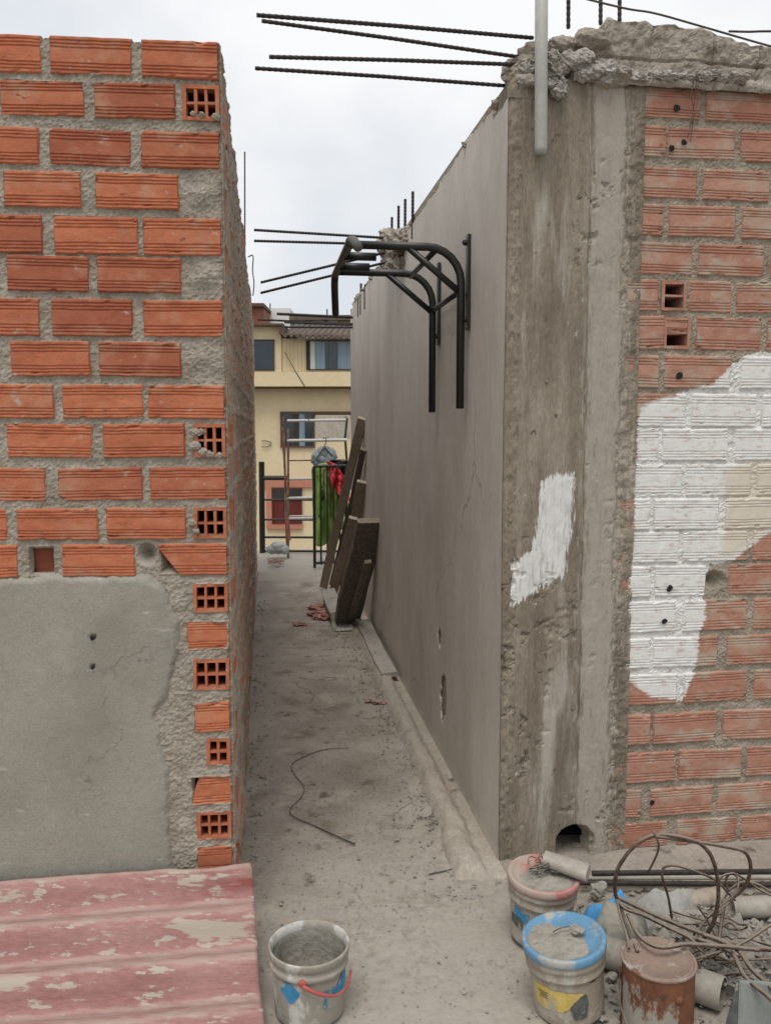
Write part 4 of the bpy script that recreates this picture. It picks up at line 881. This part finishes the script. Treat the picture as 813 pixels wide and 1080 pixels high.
pipe('thick dusty pipe lying between the blue-lidded bucket and the rusty can, running right', on_z(630, 1000, .045), on_z(762, 1048, .045), .042, 'pvc_old')
pipe('dull pipe lying behind the rusty can and half under the sacks', on_z(690, 958, .045), on_z(760, 945, .05), .030, 'wood')
def sack(name, lab, cat, m, poly, z, h, seed, wr=.012):
    P0 = np.array([on_z(x, y, z) for x, y in poly]); c = P0.mean(0); g0 = P0.min(0)-.02; g1 = P0.max(0)+.02
    X, Y = np.meshgrid(np.arange(g0[0], g1[0], .006), np.arange(g0[1], g1[1], .006)); sd = sdf_poly(X, Y, P0[:, :2])+.012*fbm(X*20, Y*20, seed, 3)
    k = np.clip(sd/.05, -.2, 1); hh = z-h*.6+h*np.sqrt(np.clip(k, 0, 1))*(1+.25*fbm(X*9, Y*9, seed+1, 3))+wr*fbm(X*26, Y*18, seed+2, 3)*np.clip(k, 0, 1)
    hh = np.where(sd < 0, np.minimum(hh, z-h*.6+sd), hh)
    b = MB(); b.grid(np.stack([X, Y, np.maximum(hh, -.004)], -1), keep=sd > -.012); o = b.build(name, M[m], smooth=True); return tag(o, lab, cat)
sack('cement_sack', 'crumpled grey cement sack lying below the dark rods', 'sack', 'bag', [(662, 950), (684, 942), (712, 938), (735, 935), (738, 946), (722, 958), (698, 962), (680, 960)], .07, .08, 3)
sack('plastic_sheet', 'green-grey plastic heap between the blue rag and the rusty can', 'plastic', 'greenbag', [(612, 962), (640, 955), (682, 957), (686, 985), (660, 995), (636, 992)], .06, .08, 8, .02)
sack('paper_scrap', 'pale torn sack paper lying behind the rusty can', 'paper', 'stone', [(682, 968), (735, 952), (762, 966), (752, 988), (700, 1000), (684, 990)], .03, .05, 12, .02)
sack('rubble_heap', 'low heap of grey rubble and dirt under the tangled wires', 'rubble', 'stone', [(735, 975), (830, 965), (870, 1010), (800, 1040), (740, 1030), (720, 1000)], .03, .06, 21, .045)
sack('dirt_heap', 'low heap of dirt in the corner behind the lidded buckets', 'rubble', 'stone', [(612, 950), (690, 942), (860, 942), (860, 975), (700, 975), (630, 975)], .012, .04, 33, .012)
b = MB(); b.blob(on_z(631, 938, .05), .026, .5, 14, 3, (1, .9, .9), 1.6); o = b.build('stone', M['stone']); tag(o, 'pale chunk of broken cement beside the grey pipe offcut', 'stone')
# blue rag
sack('blue_rag', 'crumpled bright blue rag lying behind the blue-lidded bucket', 'rag', 'blue', [(612, 958), (628, 949), (642, 944), (650, 936), (662, 936), (664, 946), (652, 951), (640, 957), (622, 960)], .10, .09, 51, .022)
# faded plastic tray at the right bottom corner
o = thing('plastic_tray', 'faded blue-grey plastic tray standing on edge at the bottom right corner', 'tray', on_z(790, 1075))
ridge0, ridge1 = on_z(779, 1033, .19), on_z(860, 1040, .21); f0, f1 = on_z(757, 1110, .02), on_z(776, 1108, .05); g1_ = on_z(880, 1112, .05)
def sheet4(a, b_, c, d, n=16, amp=.004, seed=0):
    u, v = np.meshgrid(np.linspace(0, 1, n), np.linspace(0, 1, n)); P = (a[None, None]*((1-u)*(1-v))[..., None]+b_[None, None]*(u*(1-v))[..., None]+c[None, None]*(u*v)[..., None]+d[None, None]*((1-u)*v)[..., None])
    P[..., 2] += amp*fbm(u*3, v*3, seed, 2); return P
b = MB(); b.grid(sheet4(ridge0, ridge1, g1_, f1, seed=3, amp=.01)); b.build('panel', M['bluegrey'], o, smooth=True, solid=.004)
b = MB(); b.grid(sheet4(ridge0+V(-.004, 0, -.001), ridge0+V(-.001, 0, .001), f1+V(-.001, 0, .001), f0, seed=5)); b.build('rim', M['darkprint'], o, smooth=True, solid=.003)
# tangle of rusty wire: every strand a thing of its own
strands = [
 ('thick rusty wire bent into a tall round loop above the paint can', .0052, [(672, 1003, .19), (664, 985, .17), (655, 960, .16), (648, 938, .24), (652, 915, .33), (668, 893, .41), (690, 881, .45), (718, 883, .46), (742, 893, .43), (754, 915, .36), (757, 945, .26), (752, 972, .17), (742, 990, .10)]),
 ('rusty wire bowed out to the right from the top of the tall loop', .0048, [(690, 882, .45), (722, 886, .45), (765, 893, .42), (785, 899, .40), (791, 915, .34), (785, 935, .27), (768, 950, .22), (757, 958, .2), (745, 968, .18)]),
 ('thin rusty wire with a small square bend left of the wire knot', .0034, [(708, 968, .12), (704, 945, .2), (698, 925, .28), (700, 915, .31), (712, 913, .32), (735, 920, .29), (755, 929, .25), (775, 950, .2)]),
 ('upper of two stout rusty rods slanting down to the right behind the can', .0058, [(648, 945, .20), (690, 965, .17), (727, 980, .16), (762, 992, .14), (800, 1000, .12), (850, 1003, .12)]),
 ('lower of two stout rusty rods slanting down to the right behind the can', .0052, [(650, 951, .19), (692, 972, .16), (725, 987, .15), (760, 998, .13), (800, 1001, .11), (850, 1006, .11)]),
 ('grey bent wire running from the left end of the tangle to above the can lid', .0046, [(648, 944, .20), (658, 958, .19), (680, 966, .18), (708, 980, .18), (728, 990, .17), (733, 998, .17)]),
 ('thick wire curving across the lid of the rusty can', .0058, [(662, 965, .2), (672, 985, .205), (688, 997, .212), (704, 999, .212), (722, 996, .205), (760, 998, .18), (800, 1002, .16)]),
 ('wire dropping from the knot down to the can rim on its left', .0036, [(649, 946, .20), (654, 966, .2), (660, 985, .2), (663, 1000, .2)]),
 ('rusty wire rising to the right edge of the picture', .0042, [(715, 1018, .08), (745, 1008, .12), (778, 997, .15), (813, 975, .18), (850, 955, .2)]),
 ('stout wire falling from the knot to the bottom right corner, upper one', .0056, [(740, 985, .16), (775, 1000, .16), (792, 1022, .17), (813, 1042, .19), (835, 1065, .2)]),
 ('stout wire falling from the knot to the bottom right corner, lower one', .0056, [(735, 990, .15), (770, 1004, .15), (785, 1030, .18), (813, 1054, .2), (830, 1075, .2)]),
 ('flat pale strip standing upright in the middle of the tangle', .0048, [(764, 948, .2), (760, 975, .15), (757, 1000, .1), (754, 1012, .06)]),
 ('small wire curl at the knot of the tangle, left one', .0030, [(757, 960, .2), (758, 930, .26), (766, 922, .28), (776, 924, .27), (778, 935, .25), (770, 950, .22), (755, 962, .2)]),
 ('small wire curl at the knot of the tangle, right one', .0030, [(768, 940, .23), (765, 928, .26), (772, 921, .28), (786, 928, .25), (800, 938, .22), (820, 948, .2)]),
 ('thin wire hook hanging on the brick wall above the tangle', .0028, [(689, 877, .47), (694, 890, .44), (692, 902, .40), (683, 920, .34)]),
 ('thin rusty wire crossing behind the upright strip', .0028, [(735, 955, .18), (745, 970, .14), (756, 990, .1), (762, 1000, .08)]),
 ('thin rusty wire leaning left of the upright strip', .0028, [(752, 962, .17), (738, 978, .13), (728, 1000, .1), (722, 1010, .08)]),
 ('short wire lying low between can and tray', .0036, [(735, 1035, .05), (752, 1030, .06), (775, 1026, .06), (790, 1028, .06)]),
 ('long thin wire sprawling low across the rubble to the right', .0030, [(720, 985, .08), (750, 1010, .08), (790, 1012, .09), (830, 1010, .09)]),
 ('thin wire arching over the pale open-ended pipe', .0030, [(752, 975, .12), (768, 940, .2), (790, 930, .23), (820, 945, .2)]),
]
for lab, r, pts in strands:
    P = [on_z(x, y, z) for x, y, z in pts]
    o = thing('rusty_wire', lab, 'wire', P[0], 'tangled rusty wires'); b = MB(); b.tube(P, r, 8, smooth=6, rag=.10); b.build('strand', M['rust'], o, smooth=True)
rl = random.Random(12)
for k in range(14):
    x, y = rl.uniform(706, 800), rl.uniform(962, 1022); a_ = rl.uniform(-.6, .9); ln = rl.uniform(14, 34); z = rl.uniform(.06, .11)
    P = [on_z(x+math.cos(a_)*ln*q+rl.uniform(-3, 3), y+math.sin(a_)*ln*q*.7+rl.uniform(-4, 4), z+rl.uniform(-.02, .03)) for q in (-1, -.4, .2, .7, 1)]
    o = thing('wire_scrap', 'short scrap of rusty wire lying loose in the rubble under the tangle', 'wire', P[0], 'loose wire scraps in the rubble'); b = MB(); b.tube(P, rl.uniform(.0018, .0032), 6, smooth=5, rag=.1); b.build('strand', M['rust'], o, smooth=True)
# small rubble pieces one can pick out
for i, (x, y, r) in enumerate(((742, 1020, .02), (765, 1005, .018), (720, 968, .022), (790, 990, .018), (655, 1010, .016), (645, 1030, .014))):
    b = MB(); b.blob(on_z(x, y, .04 if y < 1008 else .012), r, .5, 70+i, 3, (1.1, 1, .8), 1.8); o = b.build('rubble_stone', M['stone'])
    tag(o, ('grey lump of rubble beside the plastic tray', 'grey lump of rubble under the wire knot', 'pale lump of rubble behind the rusty can', 'lump of rubble below the pale open-ended pipe', 'lump of rubble between the blue-lidded bucket and the can', 'small lump of rubble on the floor left of the can')[i], 'stone', 'rubble among the wires')

# ------------------------------------------------------------------ things on the alley floor
def on_floor_line(pts, z): return [on_z(x, y, z) for x, y in pts]
o = thing('floor_cable', 'dark thin cable lying in a bent curve on the alley floor', 'cable', on_z(320, 830)); b = MB()
b.tube(on_floor_line([(368, 789), (345, 790), (325, 796), (308, 806), (312, 818), (321, 830), (316, 842), (306, 853), (310, 861), (330, 870), (352, 880), (374, 890)], .007), [.0016, .002, .002, .002, .0026, .0036], 6, smooth=5); b.build('cable_run', M['cable'], o)
o = thing('floor_wire', 'short straight wire on the floor at the mouth of the alley', 'wire', on_z(470, 920)); b = MB(); b.tube(on_floor_line([(452, 922), (475, 917), (490, 912)], .006), .0022, 5, smooth=3); b.build('wire', M['cable'], o)
o = thing('bent_wire', 'loop of rusty reddish wire beside the foot of the plastered wall', 'wire', on_z(460, 828)); b = MB(); b.tube(on_floor_line([(452, 820), (458, 812), (464, 818), (462, 832), (470, 840), (474, 834), (464, 826), (456, 832)], .012), .005, 6, smooth=4); b.build('wire', M['pink'], o)
o = thing('twig', 'brittle twig on the floor near the mouth of the alley', 'twig', on_z(450, 862)); b = MB()
for pts in ([(440, 864), (455, 861), (475, 860)], [(452, 861), (462, 855), (470, 853)], [(448, 863), (460, 866), (468, 865)]): b.tube(on_floor_line(pts, .006), .0018, 5, smooth=3)
b.build('stem', M['cable'], o)
def rag(name, lab, cat, m, pts, r, seed, z=.012):
    b = MB()
    for k, (x, y) in enumerate(pts): b.blob(on_z(x, y, z), r, .8, seed+k, 3, (1.6, 1.1, .5), 2.8)
    return tag(b.build(name, M[m]), lab, cat)
rag('rag', 'dusty pink scrap of cloth lying in the middle of the alley floor', 'rag', 'pink', [(390, 738), (398, 740), (406, 741)], .017, 3)
rag('rag', 'small heap of red scraps beside the short timber block', 'rag', 'redrag', [(337, 641), (343, 645), (335, 648), (341, 651), (346, 640)], .05, 20, .015)
rag('brick_chip', 'flat chip of brick lying on the floor near the far end', 'chip', 'redrag', [(316, 658)], .03, 44)
o = thing('junction_box', 'small pale open rectangular box lying flat by the dark slab', 'box', on_z(362, 660)); b = MB()
q = [on_z(352, 657, .012), on_z(370, 656, .012), on_z(372, 664, .012), on_z(354, 665, .012)]
for i in range(4): b.tube([q[i], q[(i+1) % 4]], .016, 4)
b.build('box_rim', M['board_pale'], o)

# planks and slabs leaning on the plastered wall
def plank(name, lab, cat, m, p0, p1, side, wd, th, seed, group=None):
    d = p1-p0; L = np.linalg.norm(d); d = unit(d); side = unit(side-d*np.dot(side, d)); up = np.cross(d, side)
    n = max(8, int(L/.05)); b = MB(); rg = []
    for i in range(n+1):
        t = i/n; c = p0+d*L*t+side*.006*float(vnoise(np.array(t*3+seed), np.array(1.), seed))
        ww = wd/2*(1+.06*float(vnoise(np.array(t*9+seed), np.array(3.), seed))); tt_ = th/2*(1+.08*float(vnoise(np.array(t*8), np.array(7.), seed)))
        rg.append([c+side*a_*ww+up*c_*tt_ for a_, c_ in ((-1, -.8), (-.93, -1), (0, -1.0), (.93, -1), (1, -.8), (1, .8), (.93, 1), (0, 1), (-.93, 1), (-1, .8), (-1, -.8))])
    b.grid(np.array(rg)); b.add(rg[0][:-1], [tuple(range(9, -1, -1))]); b.add(rg[-1][:-1], [tuple(range(10))])
    return tag(b.build(name, M[m]), lab, cat, group)
def foot(x, y): return on_z(x, y, .02)
pl = [('tallest grey plank leaning at a slant on the plastered wall', 'wood', (341, 619), (382, 441), .075, .032, .02),
      ('second tall plank, darker, leaning behind the tallest one', 'wood_dark', (350, 616), (384, 474), .05, .03, .02),
      ('split grey plank leaning between the tall planks and the dark slab', 'wood', (350, 629), (372, 546), .07, .03, .12),
      ('rough weathered board leaning upright close behind the slab', 'wood', (360, 618), (382, 508), .09, .025, .03)]
for lab, m, f_, t_, wd, th, off in pl:
    plank('wooden_plank', lab, 'plank', m, foot(*f_), on_w(*t_, WR-off), V(1, -.25, 0), wd, th, len(lab), 'planks leaning on the plastered wall')
pA = on_z(366, 654, .03); pB = on_w(391, 549, WR-.06); plank('rough_slab', 'broad dark rough slab leaning against the plastered wall', 'slab', 'wood_dark', pA, pB, V(1, .35, 0), .20, .05, 5)
plank('board_strip', 'narrow dark strip of board leaning on the face of the rough slab', 'board', 'wood_dark', on_z(373, 656, .02)-NRM*.02, on_w(389, 592, WR-.13), V(1, .3, 0), .045, .025, 8)
plank('timber_block', 'short pale timber block lying slanted at the foot of the planks', 'timber', 'board_pale', on_z(347, 627, .09), on_z(357, 652, .05), V(1, .2, .2), .12, .10, 9)
plank('floor_board', 'long pale board lying on the floor along the foot of the plastered wall', 'board', 'board_pale', on_z(382, 656, .05), on_z(411, 712, .045), V(1, 0, .12), .10, .03, 4)

# ------------------------------------------------------------------ far end: railing, rack, gate, laundry
YE = 10.15
def bar(b, x0, y0, x1, y1, r, Y=YE, Y2=None): b.tube([at_y(x0, y0, Y), at_y(x1, y1, Y2 or Y)], r, 8)
o = thing('roof_railing', 'thin black railing with a thick post across the far end of the alley', 'railing', at_y(300, 585, YE+.1))
b = MB(); bar(b, 276, 487, 277, 592, .035, YE+.08); b.build('post', M['black'], o)
for (y, r) in ((504, .028), (527, .012), (548, .012), (566.5, .014), (581, .014)):
    b = MB(); bar(b, 277, y, 372, y+(.5 if y > 505 else 0), r, YE+.08); b.build('rail', M['black'], o) if y > 505 else (MB().tube([at_y(277, y, YE+.08), at_y(303, y, YE+.08)], r, 8).build('rail', M['black'], o))
o = thing('metal_rack', 'tall rusty tube rack with whitish rungs standing at the end of the alley', 'rack', at_y(330, 585, YE))
for (x0, y0, x1, y1, Y, m) in ((299, 440, 303, 584, YE-.1, 'rustbar'), (304, 452, 304, 588, YE-.3, 'rustbar'), (298, 450, 301, 505, YE, 'rustbar')):
    b = MB(); bar(b, x0, y0, x1, y1, .014, Y); b.build('upright', M[m], o)
b = MB(); b.tube([at_y(366, 441, YE-.1), at_y(364, 462, YE-.15), at_y(366, 490, YE-.2), at_y(365, 585, YE-.2)], .014, 8); b.build('upright', M['darkframe'], o)
for (y, m, r, Y) in ((443, 'palebar', .016, YE-.1), (464, 'palebar', .018, YE-.3), (485, 'rustbar', .008, YE-.2), (505, 'palebar', .015, YE-.1), (525, 'palebar', .016, YE-.3), (544, 'palebar', .010, YE-.1), (546.5, 'palebar', .015, YE-.3)):
    b = MB(); bar(b, 303, y+(.8 if y < 500 else .5), 366, y-(.8 if y > 500 else 0), r, Y); b.build('rung', M[m], o)
b = MB(); b.tube([at_y(x, y, YE-.2) for x, y in ((298, 450), (303, 439), (312, 436), (322, 438), (327, 445))], .006, 6, smooth=4); b.build('bent_hook', M['cable'], o)
b = MB(); b.tube([at_y(303, 545, YE-.3), at_y(305, 570, YE-.3)], .022, 8); b.build('upright_sleeve', M['redrag'], o)
b = MB(); Y = YE+.25; c = (at_y(333, 438, Y)+at_y(369, 463, Y))/2; h_ = (at_y(369, 438, Y)-at_y(333, 463, Y))/2
b.box(c, V(1, 0, 0), UP, V(0, 1, 0), (abs(h_[0]), abs(h_[2]), .012)); o = b.build('notice_board', M['cream'], bevel=.004); tag(o, 'cream speckled panel hanging behind the top of the rack', 'panel')
# gate leaf
o = thing('steel_gate', 'narrow black barred gate in front of the rack, under the green cloth', 'gate', on_z(338, 600))
G0 = on_z(332, 599, 0.02); gd = unit(V(1, .55, 0)); zt = float(at_y(332, 494, G0[1])[2])
for k in range(6):
    p = G0+gd*.075*k*(1 if k else 1); b = MB(); b.tube([p+UP*(.03 if k else 0), p+UP*(zt-(.0 if k else 0))], .016 if k in (0, 5) else .010, 8); b.build('bar', M['black'], o)
for z in (zt, .05):
    b = MB(); b.tube([G0+UP*z, G0+gd*.375+UP*z], .014, 8); b.build('rail', M['black'], o)
# laundry
def cloth(name, lab, cat, m, xs_, ytop, ybot, Y, folds, seed, parts=(), amp=.05):
    o = thing(name, lab, cat, at_y(np.mean(xs_), np.mean(ybot), Y))
    def mk(nm, mm, xs_, ytop, ybot, dy, sd):
        n = 40; u, v = np.meshgrid(np.linspace(0, 1, n), np.linspace(0, 1, n)); P = np.zeros(u.shape+(3,))
        for i in range(n):
            for j in range(n):
                x = xs_[0]+(xs_[1]-xs_[0])*u[i, j]; y0 = np.interp(u[i, j], np.linspace(0, 1, len(ytop)), ytop); y1 = np.interp(u[i, j], np.linspace(0, 1, len(ybot)), ybot)
                P[i, j] = at_y(x, y0+(y1-y0)*v[i, j], Y+dy)
        P[..., 1] += amp*np.sin(u*folds*6.28+2*fbm(u*2, v*1.5, sd, 2))*(.3+.7*v)+.02*fbm(u*6, v*6, sd, 3); P[..., 0] += .015*fbm(u*3, v*5, sd+4, 2)
        b = MB(); b.grid(P); b.build(nm, M[mm], o, smooth=True, solid=.008)
    mk('fabric', m, xs_, ytop, ybot, 0, seed)
    for k, (nm, mm, xx, yt, yb, dy) in enumerate(parts): mk(nm, mm, xx, yt, yb, dy, seed+k+1)
YG = float(G0[1])+.30
cloth('hanging_cloth', 'green patterned cloth with a red band draped over the black gate', 'cloth', 'green', (330, 368), (494, 488, 490, 500, 512), (574, 576, 572, 560, 556), YG, 3, 4,
      parts=[('lime_fold', 'greenplain', (340, 364), (489, 488, 498, 515), (516, 545, 560, 556), -.09), ('red_band', 'red', (345, 369), (486, 489, 499, 508), (492, 515, 524, 528), -.16)], amp=.07)
cloth('hanging_cloth', 'black cloth draped beside the red band at the end of the alley', 'cloth', 'cloth_hole_black', (349, 374), (485, 486, 486), (489, 506, 520), YG+.02, 2, 9)
YHg = YE-.32; o = thing('hanging_garment', 'crumpled grey garment hanging on a wire hanger from the rack', 'garment', at_y(342, 485, YHg)); b = MB()
for k, (x, y, r) in enumerate(((338, 483, .10), (342, 478, .09), (348, 480, .08), (335, 488, .07), (345, 486, .09))): b.blob(at_y(x, y, YHg+.03), r, .5, 80+k, 3, (1, .6, 1), 2.4)
b.build('fabric', M['greycloth'], o, smooth=True)
o = thing('coat_hanger', 'wire coat hanger hooked on the whitish rung of the rack', 'hanger', at_y(343, 466, YHg)); b = MB()
b.tube([at_y(x, y, YHg-.03) for x, y in ((341, 463), (342.5, 461.5), (344, 463), (343.5, 467), (342, 471), (336, 480), (334, 484))], .006, 6, smooth=4); b.tube([at_y(342, 471, YHg-.03), at_y(351, 481, YHg-.03)], .006, 6); b.build('wire', M['cable'], o)
b = MB()
for k, (x, y, r) in enumerate(((285, 588, .07), (291, 585, .085), (297, 588, .07), (289, 582, .06))): b.blob(on_z(x, 592, 0)+UP*.08+V(0, .2, (592-y)*.007), r, .35, 120+k, 3, (1, .8, .8), 2.2)
o = b.build('plastic_bag', M['clearbag'], smooth=True); tag(o, 'cloudy plastic bag slumped at the foot of the black post', 'bag')
o = thing('rope_scraps', 'pale twisted cord scraps lying under the plastic bag', 'cord', on_z(288, 594)); b = MB(); rl = random.Random(4)
for k in range(7):
    x, y = 279+rl.uniform(0, 14), 592+rl.uniform(-2, 3); b.tube([on_z(x+q*rl.uniform(2, 5), y+rl.uniform(-2, 2), .02+.01*k) for q in range(4)], .008, 5, smooth=3)
b.build('cord', M['pink'], o)

# ------------------------------------------------------------------ ochre house across the street
YH = 27.0
def hbox(b, x0, y0, x1, y1, Yf, depth=.1):
    p, q = at_y(x0, y0, Yf), at_y(x1, y1, Yf); c = (p+q)/2+V(0, depth/2, 0); b.box(c, V(1, 0, 0), UP, V(0, 1, 0), (abs(q[0]-p[0])/2, abs(q[2]-p[2])/2, depth/2)); return b
h = thing('ochre_house', 'ochre-yellow two-storey house seen across the street at the end of the alley', 'house', at_y(330, 580, YH)*V(1, 1, 0)+V(0, 0, -3))
zb = at_y(330, 408, YH)[2]; x0_, x1_ = at_y(160, 450, YH)[0], at_y(520, 450, YH)[0]
# ground and middle floor, set back under the jettied storey
b = MB(); b.box(V((x0_+x1_)/2, YH+.55+3, (zb-3.05)/2+.0), V(1, 0, 0), UP, V(0, 1, 0), ((x1_-x0_)/2, (zb+3.05)/2, 3)); b.build('lower_wall', M['ochre'], h)
b = MB(); hbox(b, 160, 392, 520, 407.5, YH, 6.4)
hbox(b, 160, 343, 297, 391.9, YH+.06, 6); b.build('upper_wall', M['ochre'], h)
b = MB(); hbox(b, 297.1, 357, 520, 391.8, YH+.10, 5.8)
for k in range(30): x = 298+k*4; hbox(b, x, 357.2, x+.35, 391.6, YH+.085, .03)
b.build('cladding', M['ochre_clad'], h)
b = MB(); hbox(b, 160, 407.6, 520, 409.2, YH+.05, .5); b.build('soffit_shadow_strip', M['brownframe'], h)  # brown strip painted as the shadow line under the jetty
def window(x0, y0, x1, y1, Yf, frame, panes, fw=1.0, name='window'):
    b = MB()
    for (a, b_, c, d) in ((x0, y0, x1, y0+fw), (x0, y1-fw, x1, y1), (x0, y0+fw, x0+fw, y1-fw), (x1-fw, y0+fw, x1, y1-fw)): hbox(b, a, b_, c, d, Yf-.05, .12)
    w_ = b.build(name, M[frame], h); xa = x0+fw
    for (k, (wd_, m)) in enumerate(panes):
        xb = x0+fw+(x1-x0-2*fw)*wd_; b = MB(); hbox(b, xa+.05, y0+fw, xb-.05, y1-fw, Yf-.02-.01*(k % 2), .03); b.build('pane', M[m], w_); xa = xb
    return w_
window(262, 358, 289.5, 390.5, YH+.05, 'darkframe', [(1.0, 'glass')])
window(323, 359, 420, 390, YH+.08, 'darkframe', [(.035, 'darkframe'), (.09, 'drape'), (.20, 'curtain'), (.24, 'glass'), (.34, 'glass'), (.44, 'curtain'), (.7, 'curtain'), (1., 'glass')], .8)
window(295.5, 434, 332, 472, YH+.52, 'brownframe', [(.35, 'glass'), (.55, 'darkframe'), (.74, 'curtain'), (1., 'glass')], 1.6)
b = MB(); hbox(b, 331.8, 434, 420, 437.5, YH+.45, .2); b.build('beam_shadow', M['brownframe'], h)  # dark brown band painting the overhang's shadow, shaped as a beam
b = MB(); hbox(b, 278, 505, 333, 514, YH+.48, .15); hbox(b, 280.5, 514, 287, 558, YH+.47, .15); hbox(b, 287, 552.5, 319, 558, YH+.465, .15); b.build('painted_surround', M['salmon'], h)
window(287, 515, 318.5, 552.5, YH+.5, 'redpane', [(1., 'redpane')], 1.2, 'shuttered_window')
b = MB(); hbox(b, 287.5, 515.5, 318, 526, YH+.42, .05); b.build('shutter_box', M['darkframe'], h)
b = MB(); a_ = at_y(293, 340.5, YH-.25); hbox(b, 160, 341, 298.5, 343.2, YH-.25, 6); hbox(b, 294.5, 343.3, 299.5, 352.5, YH-.22, 5); b.build('roof', M['brownframe'], h)
# corrugated eave on the right half
p0, p1 = at_y(297, 354, YH-.3), at_y(520, 358, YH-.3); n = 420; xx = np.linspace(p0[0], p1[0], n); tt = np.linspace(0, 1, 6); X, T = np.meshgrid(xx, tt)
Zr = p0[2]+(p1[2]-p0[2])*(X-p0[0])/(p1[0]-p0[0])+.045*np.sin(X*2*math.pi/.19)+T*.9; b = MB(); b.grid(np.stack([X, YH-.3+T*5, Zr], -1)); b.build('roof_sheet', M['roofsheet'], h, smooth=True, solid=.05)
b = MB(); b.tube([at_y(300, 371, YH-.02), at_y(312, 392, YH-.02), at_y(322, 408, YH-.02)], .012, 5); b.build('drop_wire', M['cable'], h)
b = MB(); b.tube([at_y(x, y, YH+.5) for x, y in ((276, 465), (281, 465), (286, 467), (283, 471), (276, 471))], .014, 5, smooth=3); b.build('wall_cable', M['cable'], h)
# houses behind
def block(name, lab, x0, y0, x1, Y, m, extra=None):
    p, q = at_y(x0, y0, Y), at_y(x1, y0, Y); o = thing(name, lab, 'building', V((p[0]+q[0])/2, Y, -3)); b = MB()
    b.box(V((p[0]+q[0])/2, Y+2.5, (p[2]-3)/2), V(1, 0, 0), UP, V(0, 1, 0), ((q[0]-p[0])/2, (p[2]+3)/2, 2.5)); b.build('wall', M[m], o); return o
o = block('white_building', 'plain white building rising behind the left part of the ochre house', 276, 325, 306, 40, 'whitewash')
b = MB(); b.tube([at_y(285, 325, 40), at_y(285, 320, 40)], .03, 6); b.build('aerial', M['darkframe'], o)
o = block('brick_building', 'small red brick structure far behind, left of the white building', 255, 323.5, 278, 38, 'redblock')
b = MB(); p, q = at_y(253, 322, 37.8), at_y(279, 322, 37.8); b.box(V((p[0]+q[0])/2, 40, p[2]), V(1, 0, 0), UP, V(0, 1, 0), ((q[0]-p[0])/2, .07, 2.4)); b.build('roof', M['brownframe'], o)
o = block('grey_building', 'grey block building behind the corrugated roof of the ochre house', 306, 334, 470, 36, 'greyblock')
b = MB(); p, q = at_y(305, 332.5, 35.7), at_y(470, 337, 35.7); b.box((p+q)/2+V(0, 2.4, 0), V(1, 0, 0), UP, V(0, 1, 0), ((q[0]-p[0])/2, .10, 2.4)); b.build('roof', M['roofsheet'], o)
for (xa, xb) in ((311, 322), (331, 342), (346, 356)):
    b = MB(); p, q = at_y(xa, 338, 35.9), at_y(xb, 352, 35.9); b.box((p+q)/2, V(1, 0, 0), UP, V(0, 1, 0), (abs(q[0]-p[0])/2, abs(q[2]-p[2])/2, .06)); b.build('window', M['curtain' if xa < 320 else 'greyblock'], o)
b = MB(); b.tube([at_y(345, 334, 36), at_y(345, 326, 36)], .03, 6); b.build('aerial', M['darkframe'], o)
for (x0, x1, yt, Y, m, lab) in ((90, 255, 345, 30, 'greyblock', 'low grey house beyond the left wall, hidden from the alley'),):
    pass
# ------------------------------------------------------------------ camera, sky, sun
cam = bpy.data.cameras.new('camera'); co = bpy.data.objects.new('camera', cam); COL.objects.link(co); C.camera = co
cam.sensor_fit = 'VERTICAL'; cam.sensor_height = 36; cam.lens = 36*F/H0; cam.clip_start = .05; cam.clip_end = 4000
co.location = CAM.tolist(); co.rotation_euler = (R(90)-PITCH, 0, 0)
w = bpy.data.worlds.new('World'); C.world = w; w.use_nodes = True; nt = w.node_tree; N = nt.nodes; L = nt.links
bg = N['Background']; sky = N.new('ShaderNodeTexSky'); sky.sky_type = 'NISHITA'; sky.sun_disc = False
SUN_EL, SUN_AZ = R(66), R(194)
sky.sun_elevation = SUN_EL; sky.sun_rotation = SUN_AZ; sky.dust_density = 3
tc = N.new('ShaderNodeTexCoord'); n = N.new('ShaderNodeTexNoise'); n.inputs['Scale'].default_value = 2.6; n.inputs['Detail'].default_value = 5; n.inputs['Roughness'].default_value = .5
mpv = N.new('ShaderNodeMapping'); mpv.inputs['Scale'].default_value = (1, 1, 1.6); L.new(tc.outputs['Generated'], mpv.inputs[0]); L.new(mpv.outputs[0], n.inputs['Vector'])
cr = N.new('ShaderNodeValToRGB'); e = cr.color_ramp.elements; e[0].position = .36; e[0].color = (7.3, 7.7, 8.2, 1); e[1].position = .60; e[1].color = (9.9, 9.9, 9.9, 1)
L.new(n.outputs['Fac'], cr.inputs[0])
mx = N.new('ShaderNodeMix'); mx.data_type = 'RGBA'; mx.inputs[0].default_value = .92; L.new(sky.outputs[0], mx.inputs[6]); L.new(cr.outputs[0], mx.inputs[7])
L.new(mx.outputs[2], bg.inputs[0]); bg.inputs[1].default_value = .076
sun = bpy.data.lights.new('sun', 'SUN'); sun.energy = 1.5; sun.angle = R(28); sun.color = (1, .955, .89)
so = bpy.data.objects.new('sun', sun); COL.objects.link(so)
sd_ = Vector((math.sin(SUN_AZ)*math.cos(SUN_EL), math.cos(SUN_AZ)*math.cos(SUN_EL), math.sin(SUN_EL)))
so.rotation_euler = sd_.to_track_quat('Z', 'Y').to_euler()
C.view_settings.view_transform = 'Standard'; C.view_settings.look = 'None'; C.view_settings.gamma = 1; C.view_settings.exposure = 0.46
C.render.engine = 'CYCLES'; C.cycles.use_denoising = True; C.cycles.max_bounces = 6; C.cycles.diffuse_bounces = 4
